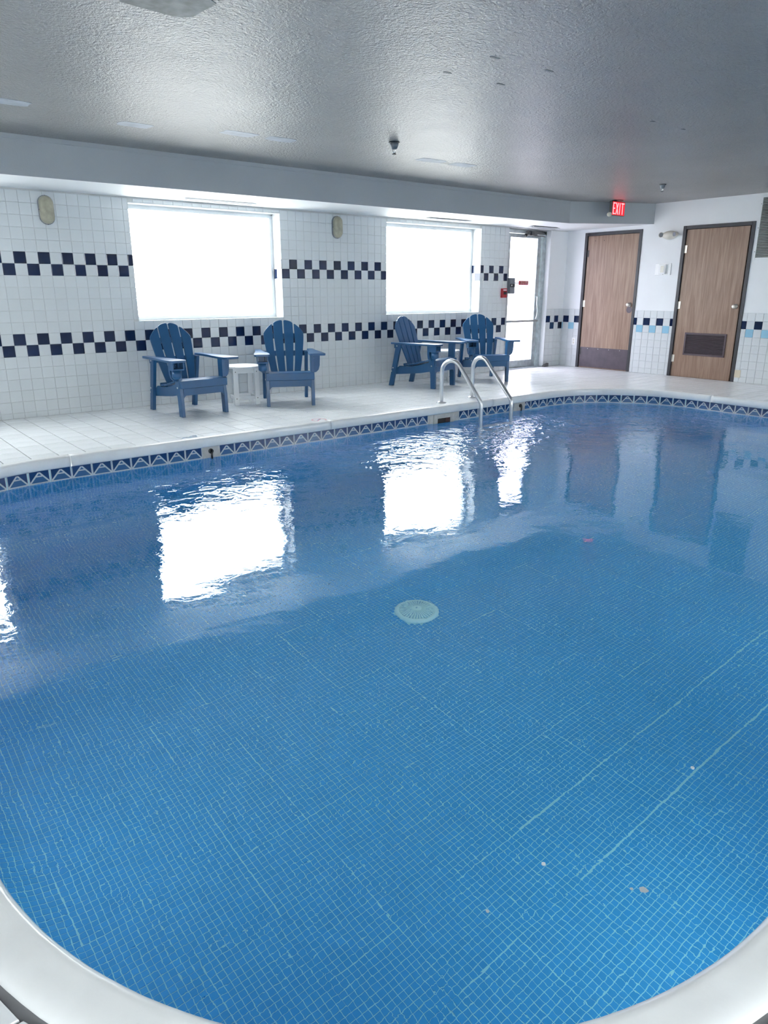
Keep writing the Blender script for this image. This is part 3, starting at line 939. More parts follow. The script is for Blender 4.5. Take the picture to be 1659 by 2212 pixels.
PM = 0.0254; GP = 0.0032
def sheet_edges(n, sheet=12, extra=0.0007, base=GP):
    """start/end of each mosaic along an axis with slightly wider joints between paper sheets"""
    i = np.arange(n)
    lo = i * PM + base / 2 + np.where(i % sheet == 0, extra / 2, 0)
    hi = (i + 1) * PM - base / 2 - np.where(i % sheet == sheet - 1, extra / 2, 0)
    return lo, hi
def boxes_mesh(name, top, bot, mt, parent, kind=None, label=None):
    """top, bot: arrays (n,4,3); five quads each"""
    n = len(top)
    v = np.concatenate([top, bot], axis=1).reshape(-1, 3)
    base = (np.arange(n) * 8)[:, None, None]
    f = np.array([[0, 1, 2, 3], [0, 4, 5, 1], [1, 5, 6, 2], [2, 6, 7, 3], [3, 7, 4, 0]])[None] + base
    f = f.reshape(-1, 4)
    me = bpy.data.meshes.new(name)
    me.vertices.add(len(v)); me.vertices.foreach_set('co', v.astype(np.float32).ravel())
    me.loops.add(f.size); me.loops.foreach_set('vertex_index', f.astype(np.int32).ravel())
    me.polygons.add(len(f)); me.polygons.foreach_set('loop_start', (np.arange(len(f)) * 4).astype(np.int32))
    tone = np.repeat(rng.random(n), 8).astype(np.float32)
    at = me.attributes.new('tone', 'FLOAT', 'POINT'); at.data.foreach_set('value', tone)
    me.materials.append(mt); me.update(); me.validate()
    me.polygons.foreach_set('use_smooth', [False] * len(me.polygons))
    o = bpy.data.objects.new(name, me); COL.objects.link(o); o.parent = parent
    if kind: o['kind'] = kind
    if label: o['label'] = label
    return o
# floor field
nx_, ny_ = int(8.4 / PM), int(5.4 / PM)
xo, yo = PX0 - 0.05, -6.195 - 12 * PM * 4
lx, hx = sheet_edges(nx_); ly, hy = sheet_edges(ny_ + 8)
I, J = np.meshgrid(np.arange(nx_), np.arange(len(ly)), indexing='ij')
I, J = I.ravel(), J.ravel()
jit = rng.normal(0, 0.00025, (4, len(I)))
# sheets are laid by hand: each sheet is shifted a touch
shx = rng.normal(0, 0.0008, (60, 40)); shy = rng.normal(0, 0.0007, (60, 40))
dx_ = shx[I // 12, J // 12]; dy_ = shy[I // 12, J // 12]
xa = xo + lx[I] + jit[0] + dx_; xb = xo + hx[I] + jit[1] + dx_
ya_ = yo + ly[J] + jit[2] + dy_; yb_ = yo + hy[J] + jit[3] + dy_
# two visibly wide sheet joints
for yj in (-6.195, -6.50):
    k = int(round((yj - yo) / PM))
    ya_ = np.where((J == k) & (xa > 0.2), ya_ + 0.0035, ya_); yb_ = np.where((J == k - 1) & (xa > 0.2), yb_ - 0.0015, yb_)
xc, yc = (xa + xb) / 2, (ya_ + yb_) / 2
dd = inward(xc, yc, WO)
dr_x, dr_y = 0.985, -4.67
keep = (dd > 0.085) & (np.hypot(xc - dr_x, yc - dr_y) > 0.135)
I, J, xa, xb, ya_, yb_, xc, yc = [q[keep] for q in (I, J, xa, xb, ya_, yb_, xc, yc)]
def top_of(x0, x1, y0, y1, h):
    z = [floor_z(a, b) + h for a, b in ((x0, y0), (x1, y0), (x1, y1), (x0, y1))]
    return np.stack([np.stack([x0, y0, z[0]], 1), np.stack([x1, y0, z[1]], 1), np.stack([x1, y1, z[2]], 1), np.stack([x0, y1, z[3]], 1)], 1)
top = top_of(xa, xb, ya_, yb_, 0.0); bot = top_of(xa, xb, ya_, yb_, -0.0018)
dist = np.hypot(xc - CAM.x, yc - CAM.y)
# nearest mosaics that show become parts of their own
R_, F_ = np.array(R0), np.array(R2)
P_ = np.stack([xc, yc, np.full_like(xc, WZ - 0.8)], 1) - np.array(CAM)
zz = P_ @ F_; uu = 829.5 + FPX * (P_ @ np.array(R0)) / zz; vv = 1106 - FPX * (P_ @ np.array(R1)) / zz
cand = np.where((uu > 500) & (uu < 1000) & (vv < 2190) & (vv > 1500) & (dd[keep] > 0.36))[0]
pick = cand[np.argsort(-vv[cand])[:296]]
mask = np.ones(len(xc), bool); mask[pick] = False
boxes_mesh('mosaic_floor', top[mask], bot[mask], M_PTILE, ps, 'stuff')
sm = G(); w = (PM - GP) / 2
sm.add([(-w, -w, 0), (w, -w, 0), (w, w, 0), (-w, w, 0), (-w, -w, -0.0018), (w, -w, -0.0018), (w, w, -0.0018), (-w, w, -0.0018)],
       [(0, 1, 2, 3), (0, 4, 5, 1), (1, 5, 6, 2), (2, 6, 7, 3), (3, 7, 4, 0)])
sme = sm.mesh('mosaic_tile', M_PTILE)
at = sme.attributes.new('tone', 'FLOAT', 'POINT'); at.data.foreach_set('value', [0.5] * 8)
for k in pick:
    link_mesh('mosaic_tile', sme, ps, (float(xc[k]), float(yc[k]), FZ))
# wall field (below the patterned band) and the steep part of the cove
nS = int(PERIM / PM); pm = PERIM / nS
t_end = L1 + RC * math.acos(1 - 0.09 / RC)
t0 = 0.104
nT = int((t_end - t0) / PM) + 1
A, B = np.meshgrid(np.arange(nS), np.arange(nT), indexing='ij'); A, B = A.ravel(), B.ravel()
sa = A * pm + GP / 2; sb_ = (A + 1) * pm - GP / 2
ta = t0 + B * PM + GP / 2; tb = t0 + (B + 1) * PM - GP / 2
def wp(s, t, h):
    x, y, nx, ny = at_s(s); o, z = prof_pt(t); o = o - h
    return np.stack([x + nx * o, y + ny * o, z], 1)
# leave out the tiles covered by the ladder-side skimmer throat (none below the band)
top = np.stack([wp(sa, ta, 0), wp(sa, tb, 0), wp(sb_, tb, 0), wp(sb_, ta, 0)], 1)
bot = np.stack([wp(sa, ta, -0.0018), wp(sa, tb, -0.0018), wp(sb_, tb, -0.0018), wp(sb_, ta, -0.0018)], 1)
boxes_mesh('mosaic_wall', top, bot, M_PTILE, ps, 'stuff')

# patterned 6-inch band at the waterline
bandw = 0.1535; nb = int(round(PERIM / bandw)); bw = PERIM / nb
SK = (3.49, 3.80)
bg_ = G(); ANC = [(0.81, 0.965), (4.846, 4.995)]
s_ref = s_of(-0.26, PY1)
for k in range(nb):
    sc = s_ref + (k + 0.5) * bw
    x, y, nx, ny = [float(q) for q in at_s(np.array(sc))]
    if abs(y - PY1) < 0.01 and (SK[0] - 0.04 < x < SK[1] + 0.04 or any(a - 0.03 < x < b + 0.03 for a, b in ANC)):
        if 'plain' not in _tm:
            h = bw / 2 - 0.001; _tm['plain'] = G().box(-h, h, 0, 0.004, -0.100, 0).mesh('plain_tile', M_SKIM)
        link_mesh('plain_tile', _tm['plain'], ps, (x + nx * (WO - 0.0035), y + ny * (WO - 0.0035), -0.074), math.atan2(ny, nx) - PI / 2)
        continue
    key = 'band'
    if key not in _tm:
        gg = G(); h = bw / 2 - 0.001
        gg.add([(-h, 0.0, -0.100), (h, 0.0, -0.100), (h, 0.0, 0.0), (-h, 0.0, 0.0),
                (-h, 0.004, -0.100), (h, 0.004, -0.100), (h, 0.004, 0.0), (-h, 0.004, 0.0)],
               [(0, 1, 2, 3), (0, 4, 5, 1), (1, 5, 6, 2), (2, 6, 7, 3), (3, 7, 4, 0)])
        me = gg.mesh('band_tile', M_BAND)
        uvl = me.uv_layers.new(name='UVMap')
        for lp, vi in zip(uvl.data, [l.vertex_index for l in me.loops]):
            c = me.vertices[vi].co; lp.uv = ((c.x + h) / (2 * h), (c.z + 0.1) / 0.1)
        _tm[key] = me
    link_mesh('band_tile', _tm[key], ps, (x + nx * (WO - 0.004), y + ny * (WO - 0.004), -0.074), math.atan2(ny, nx) - PI / 2)

# ------------------------------------------------------------------ main drain
dn = thing('main_drain', 'round pale aqua drain cover on the blue pool floor', 'drain', (dr_x, dr_y, FZ))
G().lathe([(0.138, -0.004), (0.138, 0.012), (0.125, 0.022), (0.112, 0.024), (0.110, 0.020)], 48).obj('rim', M_DRAIN, dn, smooth=True)
G().lathe([(0.111, 0.012), (0.108, 0.023), (0.07, 0.032), (0.03, 0.036), (0.001, 0.037)], 48).obj('dome', M_DRAIND, dn, smooth=True)
for k in range(36):
    a = 2 * PI * k / 36; ca, sa_ = math.cos(a), math.sin(a)
    G().tube([(0.109 * ca, 0.109 * sa_, 0.0235), (0.07 * ca, 0.07 * sa_, 0.034), (0.026 * ca, 0.026 * sa_, 0.039)], [0.0062, 0.004, 0.0020], 5).obj('rib', M_DRAIN, dn)
G().lathe([(0.030, 0.034), (0.030, 0.040), (0.006, 0.042)], 24).obj('hub', M_DRAIN, dn)
G().lathe([(0.006, 0.040), (0.005, 0.044)], 10).obj('screw', M_DRAIND, dn)

# ------------------------------------------------------------------ water
gx, gy = np.arange(PX0 - 0.05, PX1 + 0.08, 0.03), np.arange(PY0 - 0.05, PY1 + 0.08, 0.03)
X, Y = np.meshgrid(gx, gy, indexing='ij')
chop = 0.025 + 1.1 * np.exp(-(((X - 4.3) / 1.7) ** 2 + ((Y + 2.9) / 0.75) ** 2)) + 1.1 * np.exp(-(((X - 5.6) / 1.0) ** 2 + ((Y + 3.0) / 0.9) ** 2)) \
     + 0.22 * np.exp(-(((X - 2.0) / 1.8) ** 2 + ((Y + 2.9) / 0.6) ** 2)) + 0.10 * np.clip((Y + 5.2) / 2.5, 0, 1)
Z = np.zeros_like(X)
for k in range(26):
    lam = 0.35 * (1.13 ** (k % 13)); th = rng.uniform(0, 2 * PI); ph = rng.uniform(0, 2 * PI); kk = 2 * PI / lam
    Z += 0.00042 * lam * np.sin(kk * (X * math.cos(th) + Y * math.sin(th)) + ph)
Zr = np.zeros_like(X)
for k in range(22):
    lam = rng.uniform(0.16, 0.42); th = rng.uniform(0, 2 * PI); ph = rng.uniform(0, 2 * PI); kk = 2 * PI / lam
    Zr += 0.0016 * lam * np.sin(kk * (X * math.cos(th) + Y * math.sin(th)) + ph)
Z = WZ + Z * (0.7 + 1.2 * np.clip(chop, 0, 1)) + Zr * chop
ins = inward(X, Y, 0.05) > 0
nx, ny = X.shape
idx = np.arange(nx * ny).reshape(nx, ny)
q = np.stack([idx[:-1, :-1], idx[1:, :-1], idx[1:, 1:], idx[:-1, 1:]], -1).reshape(-1, 4)
okq = (ins[:-1, :-1] & ins[1:, :-1] & ins[1:, 1:] & ins[:-1, 1:]).ravel()
q = q[okq]
used, inv = np.unique(q.ravel(), return_inverse=True)
co = np.stack([X.ravel()[used], Y.ravel()[used], Z.ravel()[used]], 1)
me = bpy.data.meshes.new('pool_water')
me.vertices.add(len(co)); me.vertices.foreach_set('co', co.astype(np.float32).ravel())
me.loops.add(q.size); me.loops.foreach_set('vertex_index', inv.astype(np.int32).ravel())
me.polygons.add(len(q)); me.polygons.foreach_set('loop_start', (np.arange(len(q)) * 4).astype(np.int32))
at = me.attributes.new('chop', 'FLOAT', 'POINT'); at.data.foreach_set('value', chop.ravel()[used].astype(np.float32))
me.materials.append(M_WATER); me.update(); me.validate()
me.polygons.foreach_set('use_smooth', [True] * len(me.polygons))
wt = bpy.data.objects.new('pool_water', me); COL.objects.link(wt)
wt['kind'] = 'structure'

# ------------------------------------------------------------------ skimmer and rope anchors in the far pool wall
sk = thing('pool_skimmer', 'aged white skimmer mouth with dark opening below the coping beside the ladder', 'skimmer', (3.645, PY1 + WO, -0.13))
g = G().box(-0.155, -0.095, -0.010, 0.004, -0.075, 0.052).box(0.095, 0.155, -0.010, 0.004, -0.075, 0.052).box(-0.095, 0.095, -0.010, 0.004, 0.006, 0.052)
g.obj('face_plate', M_SKIM, sk, bevel=0.002)
G().box(-0.095, 0.095, -0.004, 0.003, -0.075, 0.006).obj('throat', M_HOLE, sk)
G().box(0.03, 0.09, -0.006, -0.004, -0.06, 0.002).obj('weir_flap', mat('rust_brown', (0.10, 0.045, 0.035), 0.6, vary=0.3, vscale=30), sk)
for i, xc_ in enumerate((0.885, 4.915)):
    an = thing('rope_anchor', ['black hooked rope anchor on pale plate in the pool wall below the first chair',
                               'black hooked rope anchor on pale plate in the pool wall, right of the ladder'][i], 'anchor', (xc_, PY1 + WO, -0.10))
    G().box(-0.075, 0.078, -0.006, 0.003, -0.072, 0.026).obj('plate', M_SKIM, an, bevel=0.002)
    G().lathe([(0.022, 0), (0.022, 0.012), (0.014, 0.016)], 16, Matrix.Translation((-0.01, -0.006, -0.012)) @ rot('X', PI / 2)).obj('eye', M_BLACK, an)
    G().tube([(-0.01, -0.020, -0.002), (-0.012, -0.032, -0.02), (-0.012, -0.03, -0.055), (-0.008, -0.022, -0.10)], 0.009, 8).obj('hook', M_BLACK, an, smooth=True)

# ------------------------------------------------------------------ pool ladder
ld = thing('pool_ladder', 'stainless steel pool ladder with two arched handrails dropping into the water', 'ladder', (4.1, -2.1, 0))
def rail(px, py, wx, wy, zt=0.473, r=0.0225):
    A = Vector((px - 4.1, py + 2.1, 0)); Wt = Vector((wx - 4.1, wy + 2.1, 0)); d = (Wt - A); Ln = d.length; d.normalize()
    pts = [A + Vector((0, 0, z)) for z in (-0.02, 0.1, 0.25, 0.335)]
    rr = 0.125
    for k in range(1, 13):
        a = PI - (PI - math.radians(38)) * k / 12
        pts.append(A + d * (rr + rr * math.cos(a)) + Vector((0, 0, zt - rr + rr * math.sin(a))))
    e = pts[-1]; bend = A + d * Ln + Vector((0, 0, 0.035))
    pts.append(e + (bend - e) * 0.5)
    pts.append(e + (bend - e) * 0.93)
    pts.append(bend + Vector((0, 0, -0.012)) - d * 0.003)
    pts += [A + d * Ln + Vector((0, 0, z)) for z in (-0.03, -0.10, -0.4, -0.8, -1.05)]
    G().tube(pts, r, 16).obj('handrail', M_STEEL, ld, smooth=True)
    G().lathe([(0.055, 0), (0.053, 0.006), (0.030, 0.018), (0.024, 0.020)], 24, Matrix.Translation(A)).obj('escutcheon', M_STEEL, ld, smooth=True)
rail(3.812, -1.86, 3.955, -2.345); rail(4.375, -1.79, 4.385, -2.40)
for k, z in enumerate((-0.40, -0.65, -0.90)):
    mw = Matrix.Translation((0.07, -0.272, z)) @ rot('Z', math.radians(-7))
    G().box(-0.215, 0.215, -0.04, 0.04, -0.012, 0.012, mw).obj('tread', M_WHITEP, ld, bevel=0.004)

# ------------------------------------------------------------------ added underwater fill lights (unseen, in the pool walls facing away from the lens)
for (x, y, a, lab) in ((PX0 - WO, -5.3, -PI / 2, 'added round underwater fill light in the left pool wall'),
                       (0.2, PY0 - WO, 0, 'added round underwater fill light in the near pool wall, at its left end'),
                       (2.5, PY0 - WO, 0, 'added round underwater fill light in the middle of the near pool wall'),
                       (4.8, PY0 - WO, 0, 'added round underwater fill light in the near pool wall, at its right end')):
    ul = thing('pool_fill_light', lab, 'light', (x, y, -0.50), a)
    mw = rot('X', -PI / 2)
    G().lathe([(0.13, 0.0), (0.13, 0.012), (0.105, 0.02), (0.100, 0.012)], 28, mw).obj('rim', M_STEEL, ul, smooth=True)
    G().lathe([(0.100, 0.010), (0.07, 0.016), (0.001, 0.018)], 28, mw).obj('lens', M_WHITEP, ul, smooth=True)
    ldt = bpy.data.lights.new('pool_fill_lamp', 'AREA'); ldt.shape = 'DISK'; ldt.size = 0.18; ldt.energy = POOL_W * (0.35 if a else 0.7); ldt.color = (0.65, 0.97, 1.0)
    lo = bpy.data.objects.new('pool_fill_lamp', ldt); COL.objects.link(lo); lo.parent = ul
    lo.location = (0, 0.03, 0); lo.rotation_euler = (PI / 2 - 0.45, 0, 0)

# ------------------------------------------------------------------ adirondack chairs
def make_chair():
    t = thing('adirondack_chair', '', 'chair', (0, 0, 0), 0, 'blue adirondack chairs along the window wall')
    B = M_BLUE
    X = Vector((1, 0, 0)); Yv = Vector((0, 1, 0)); Zv = Vector((0, 0, 1))
    for sgn in (-1, 1):
        xo_ = sgn * 0.245
        leg = [(-0.352, 0), (-0.285, 0), (-0.276, 0.19), (-0.262, 0.235), (-0.250, 0.30), (-0.250, 0.545), (-0.338, 0.545), (-0.338, 0.26), (-0.348, 0.20)]
        G().prism(leg, (xo_, 0, 0), Yv, Zv, X, -0.018, 0.018).obj('leg', B, t, bevel=0.004)
        rl = [(0.305, 0), (0.372, 0), (0.345, 0.12), (0.262, 0.515), (0.262, 0.545), (0.18, 0.545), (0.19, 0.50), (0.28, 0.12)]
        G().prism(rl, (xo_, 0, 0), Yv, Zv, X, -0.018, 0.018).obj('leg', B, t, bevel=0.004)
        rail_ = [(-0.33, 0.235), (-0.24, 0.21), (-0.10, 0.185), (0.10, 0.165), (0.335, 0.145), (0.33, 0.225), (0.27, 0.232), (0.22, 0.262), (0.15, 0.262), (0.05, 0.262),
                 (-0.10, 0.290), (-0.24, 0.33), (-0.33, 0.345)]
        G().prism(rail_, (sgn * 0.212, 0, 0), Yv, Zv, X, -0.015, 0.015).obj('side_rail', B, t, bevel=0.003)
        arm = [(0.212, -0.42), (0.228, -0.440), (0.362, -0.440), (0.380, -0.42), (0.377, -0.30), (0.355, -0.10), (0.338, 0.10), (0.332, 0.29), (0.262, 0.29), (0.262, 0.12),
               (0.250, 0.0), (0.222, -0.15), (0.210, -0.30)]
        arm = [(sgn * a, b) for a, b in arm]
        if sgn < 0: arm = arm[::-1]
        ar = G().prism(arm, (0, 0, 0.545), X, Yv, Zv, 0, 0.024).obj('armrest', B, t, bevel=0.005)
        cb_ = [(0.264, 0.545), (0.335, 0.545), (0.330, 0.43), (0.318, 0.385), (0.295, 0.362), (0.264, 0.352)]
        cb_ = [(sgn * a, b) for a, b in cb_]
        G().prism(cb_, (0, -0.285, 0), X, Zv, Yv, -0.016, 0.016).obj('arm_bracket', B, t, bevel=0.004)
        for yy, zz in ((-0.295, 0.29), (0.325, 0.19), (-0.295, 0.51), (0.24, 0.52), (0.30, 0.235)):
            G().lathe([(0.009, 0), (0.009, 0.004), (0.005, 0.006)], 8, Matrix.Translation((sgn * 0.263, yy, zz)) @ rot('Y', sgn * PI / 2)).obj('bolt', M_STEEL, t)
    # cup holder slung under the left arm
    ch = G().box(-0.350, -0.235, -0.415, -0.305, 0.470, 0.488).obj('cup_holder', B, t, bevel=0.006)
    mw = Matrix.Translation((-0.292, -0.36, 0))
    G().lathe([(0.048, 0.470), (0.046, 0.40), (0.030, 0.385), (0.001, 0.384)], 20, mw).obj('cup_well', B, ch, smooth=True)
    G().box(-0.352, -0.342, -0.41, -0.31, 0.47, 0.546).obj('hanger', B, ch)
    G().box(-0.243, -0.233, -0.41, -0.31, 0.47, 0.546).obj('hanger', B, ch)
    G().lathe([(0.040, 0.5690), (0.040, 0.5698)], 24, mw).obj('cup_hole', M_BLACK, ch)
    # seat slats follow a dished line
    S = [(-0.352, 0.345), (-0.262, 0.352), (-0.170, 0.330), (-0.080, 0.305), (0.010, 0.282), (0.095, 0.268), (0.165, 0.262)]
    for i in range(len(S) - 1):
        (ya2, za), (yb2, zb2) = S[i], S[i + 1]
        d = Vector((0, yb2 - ya2, zb2 - za)); ln = d.length - 0.007; d.normalize(); nrm = Vector((0, -d.z, d.y))
        pl = [(0, 0), (ln, 0), (ln, 0.020), (0, 0.020)]
        hw = 0.262 if i == 0 else 0.226
        G().prism(pl, (-hw, ya2, za), d, nrm, X, 0, 2 * hw).obj('seat_slat', B, t, bevel=0.005 if i else 0.008)
    G().box(-0.262, 0.262, -0.366, -0.342, 0.282, 0.362).obj('front_apron', B, t, bevel=0.007)
    ap = [(-0.226, 0.285), (-0.226, 0.180), (-0.215, 0.200), (-0.198, 0.212), (0.198, 0.212), (0.215, 0.200), (0.226, 0.180), (0.226, 0.285)]
    G().prism(ap, (0, -0.330, 0), X, Zv, Yv, -0.012, 0.012).obj('lower_apron', B, t, bevel=0.003)
    # fan of four back slats
    th = math.radians(19.5)
    V = Vector((0, math.sin(th), math.cos(th))); Nn = Vector((0, -math.cos(th), math.sin(th)))
    O = Vector((0, 0.125, 0.245))
    H = 0.678
    def vtop(u): return H - 0.155 * (abs(u) / 0.235) ** 2.2
    def fan(f, v):      # f in -1..1 slat boundary
        w_ = 0.158 + 0.080 * math.sin(min(v / 0.58, 1.0) * PI / 2)
        if v > 0.55: w_ -= 0.020 * ((v - 0.55) / 0.15) ** 2
        return f * w_
    for k in range(4):
        f0, f1 = -1 + k * 0.5, -0.5 + k * 0.5
        gp = lambda v: 0.0050 + 0.0045 * math.sin(min(v / 0.6, 1) * PI)
        lo, hi = [], []
        for v in (0, 0.1, 0.2, 0.3, 0.4, 0.45, 0.49):
            lo.append((fan(f0, v) + gp(v), v)); hi.append((fan(f1, v) - gp(v), v))
        tp = []
        ua, ub = lo[-1][0], hi[-1][0]
        for j in range(7):
            u = ua + (ub - ua) * j / 6
            v = vtop(u)
            if j == 0 or j == 6: v -= 0.006
            tp.append((u, v))
        poly = hi + tp[::-1] + lo[::-1]
        # counter-clockwise: up the right side, over the top to the left, down the left side
        G().prism(poly, O, X, V, Nn, 0.0, 0.020).obj('back_slat', B, t, bevel=0.004)
    for v, hw in ((0.30, 0.262), (0.50, 0.190), (0.03, 0.226)):
        p = O + V * v
        G().prism([(-hw, -0.028), (hw, -0.028), (hw, 0.028), (-hw, 0.028)], p, X, V, Nn, -0.022, -0.001).obj('back_brace', B, t, bevel=0.003)
    G().box(-0.262, 0.262, 0.262, 0.284, 0.490, 0.544).obj('back_brace', B, t, bevel=0.003)
    return t
chair = make_chair()
CH = [((1.357, -0.600), 4, 'blue adirondack chair left of the first white side table, facing the pool'),
      ((2.512, -0.700), -26, 'blue adirondack chair right of the first white side table, turned towards the left'),
      ((4.690, -0.560), 16, 'blue adirondack chair behind the left ladder rail, seen from its side'),
      ((5.800, -0.600), -28, 'blue adirondack chair beside the glass door, farthest along the wall')]
for i, ((x, y), a, lab) in enumerate(CH):
    c = chair if i == 0 else dup_tree(chair)
    c.location = (x, y, 0); c.rotation_euler = (0, 0, math.radians(a)); c['label'] = lab

# ------------------------------------------------------------------ side tables
def make_table():
    t = thing('side_table', '', 'table', (0, 0, 0), 0, 'white side tables between the chairs')
    R = 0.212
    n = 5; w = 2 * R / n
    for k in range(n):
        a, b = -R + k * w + 0.002, -R + (k + 1) * w - 0.002
        pts = []
        m_ = 7
        for j in range(m_ + 1):
            x = a + (b - a) * j / m_; pts.append((x, -math.sqrt(max(R * R - x * x, 0.0004))))
        for j in range(m_ + 1):
            x = b + (a - b) * j / m_; pts.append((x, math.sqrt(max(R * R - x * x, 0.0004))))
        G().prism(pts, (0, 0, 0.402), (1, 0, 0), (0, 1, 0), (0, 0, 1), 0, 0.020).obj('plank', M_WHITEPL, t, bevel=0.003)
    h = 0.118
    for sx in (-1, 1):
        for sy in (-1, 1):
            G().box(sx * h - 0.026, sx * h + 0.026, sy * (h + 0.014) - 0.011, sy * (h + 0.014) + 0.011, 0, 0.402).obj('leg', M_WHITEPL, t, bevel=0.003)
            for zz in (0.365, 0.075):
                G().lathe([(0.006, 0), (0.005, 0.003)], 8, Matrix.Translation((sx * h, sy * (h + 0.025), zz)) @ rot('X', sy * -PI / 2)).obj('bolt', M_DARKMET, t)
    for sy in (-1, 1):
        G().box(-h - 0.026, h + 0.026, sy * (h - 0.008) - 0.010, sy * (h - 0.008) + 0.010, 0.345, 0.402).obj('apron', M_WHITEPL, t, bevel=0.002)
        G().box(-h - 0.02, h + 0.02, sy * (h - 0.008) - 0.009, sy * (h - 0.008) + 0.009, 0.055, 0.095).obj('stretcher', M_WHITEPL, t, bevel=0.002)
    for sx in (-1, 1):
        G().box(sx * h - 0.010, sx * h + 0.010, -h + 0.003, h - 0.003, 0.345, 0.402).obj('apron', M_WHITEPL, t, bevel=0.002)
        G().box(sx * h - 0.009, sx * h + 0.009, -h + 0.003, h - 0.003, 0.055, 0.095).obj('stretcher', M_WHITEPL, t, bevel=0.002)
    return t
tb_ = make_table()
tb_.location = (2.055, -0.50, 0); tb_.rotation_euler = (0, 0, math.radians(-12)); tb_['label'] = 'round white slatted side table between the two nearest chairs'
t2 = dup_tree(tb_); t2.location = (5.27, -0.36, 0); t2.rotation_euler = (0, 0, math.radians(20)); t2['label'] = 'round white side table half hidden between the two far chairs'

# ------------------------------------------------------------------ wall lamps
for i, x in enumerate((0.343, 3.721)):
    lp = thing('wall_lamp', ['oval bulkhead wall lamp with yellowed glass, left of the first window', 'oval bulkhead wall lamp with yellowed glass, between the two windows'][i],
               'lamp', (x, 0, 1.945 if i == 0 else 1.958), 0, 'oval bulkhead lamps on the tiled wall')
    def stad(w, h, n=10):
        r = w / 2; p = []
        for k in range(n + 1):
            a = PI * k / n; p.append((r * math.cos(a), h / 2 - r + r * math.sin(a)))
        for k in range(n + 1):
            a = PI + PI * k / n; p.append((r * math.cos(a), -h / 2 + r + r * math.sin(a)))
        return p
    G().prism(stad(0.142, 0.262), (0, 0, 0), (1, 0, 0), (0, 0, 1), (0, -1, 0), 0, 0.022).obj('base', M_DULLGREY, lp, bevel=0.004)
    # domed glass
    g = G(); rings = []
    for d, s in ((0.022, 0.98), (0.040, 0.95), (0.058, 0.84), (0.070, 0.62), (0.075, 0.30)):
        rings.append([(a * s, -d, b * (1 - (1 - s) * 0.55)) for a, b in stad(0.134, 0.254)])
    n = len(rings[0]); vs = [p for r in rings for p in r]
    fs = [(i_ * n + k, i_ * n + (k + 1) % n, (i_ + 1) * n + (k + 1) % n, (i_ + 1) * n + k) for i_ in range(len(rings) - 1) for k in range(n)]
    fs.append(tuple((len(rings) - 1) * n + k for k in range(n)))
    g.add(vs, fs); g.obj('lamp_glass', M_LAMPGL, lp, smooth=True)
    for (sx, sz) in ((0, 0.124), (0, -0.124), (-0.064, 0.0), (0.064, 0)):
        G().lathe([(0.006, 0), (0.005, 0.006)], 8, Matrix.Translation((sx, -0.022, sz)) @ rot('X', PI / 2)).obj('screw', M_BLACK, lp)

# ------------------------------------------------------------------ exit sign hanging from the ceiling
ex = thing('exit_sign', 'lit red EXIT sign hanging from the ceiling in front of the soffit corner', 'sign', (7.53, -1.40, ZC))
G().lathe([(0.001, 0), (0.075, 0), (0.075, -0.008), (0.05, -0.018), (0.001, -0.018)], 24).obj('canopy', M_EXITB, ex)
hs = G().box(-0.150, 0.150, -0.024, 0.024, -0.200, -0.018).obj('housing', M_EXITB, ex, bevel=0.004)
G().box(-0.144, 0.144, -0.0252, -0.024, -0.194, -0.024).obj('lit_panel', M_EXITP, hs)
def bars(g, rs, y0=-0.0275, y1=-0.0245):
    for x0, x1, z0, z1 in rs: g.box(x0, x1, y0, y1, z0, z1)
    return g
ZB, ZT = -0.183, -0.035; s_ = 0.013
bars(G(), [(-0.132, -0.132 + s_, ZB, ZT), (-0.132, -0.080, ZB, ZB + s_), (-0.132, -0.080, ZT - s_, ZT), (-0.132, -0.086, (ZB + ZT) / 2 - s_ / 2, (ZB + ZT) / 2 + s_ / 2)]).obj('letter_e', M_EXITL, hs)
g = G()
for sg in (-1, 1):
    cx = -0.037; hw = 0.024; a = s_ * 0.55
    g.prism([(-sg * hw - a, ZB), (-sg * hw + a, ZB), (sg * hw + a, ZT), (sg * hw - a, ZT)][::1], (cx, 0, 0), (1, 0, 0), (0, 0, 1), (0, -1, 0), 0.0245, 0.0275)
g.obj('letter_x', M_EXITL, hs)
bars(G(), [(0.018, 0.018 + s_, ZB, ZT)]).obj('letter_i', M_EXITL, hs)
bars(G(), [(0.083, 0.083 + s_, ZB, ZT), (0.055, 0.128, ZT - s_, ZT)]).obj('letter_t', M_EXITL, hs)
G().lathe([(0.001, 0), (0.028, 0.0), (0.03, 0.03), (0.018, 0.05), (0.001, 0.052)], 16, Matrix.Translation((-0.152, 0.0, -0.190)) @ rot('Y', -PI / 2)).obj('emergency_head', M_IVORY, ex, smooth=True)

# ------------------------------------------------------------------ sprinklers
def sprinkler(loc, lab, s=1.0):
    sp_ = thing('ceiling_sprinkler', lab, 'sprinkler', loc, 0, 'sprinkler heads on the ceiling')
    G().lathe([(0.001, 0.0), (0.033 * s, 0), (0.036 * s, -0.005), (0.030 * s, -0.010)], 20).obj('escutcheon', M_DARKMET, sp_)
    G().lathe([(0.027 * s, -0.008), (0.026 * s, -0.020 * s), (0.018 * s, -0.040 * s), (0.008 * s, -0.044 * s)], 16).obj('body', M_DULLGREY, sp_, smooth=True)
    for sg in (-1, 1):
        G().tube([(sg * 0.009 * s, 0, -0.042 * s), (sg * 0.012 * s, 0, -0.055 * s), (sg * 0.002, 0, -0.068 * s)], 0.0028 * s, 6).obj('frame_arm', M_STEEL, sp_)
    G().lathe([(0.001, -0.066 * s), (0.013 * s, -0.067 * s), (0.013 * s, -0.071 * s), (0.001, -0.073 * s)], 14).obj('deflector', M_DARKMET, sp_)
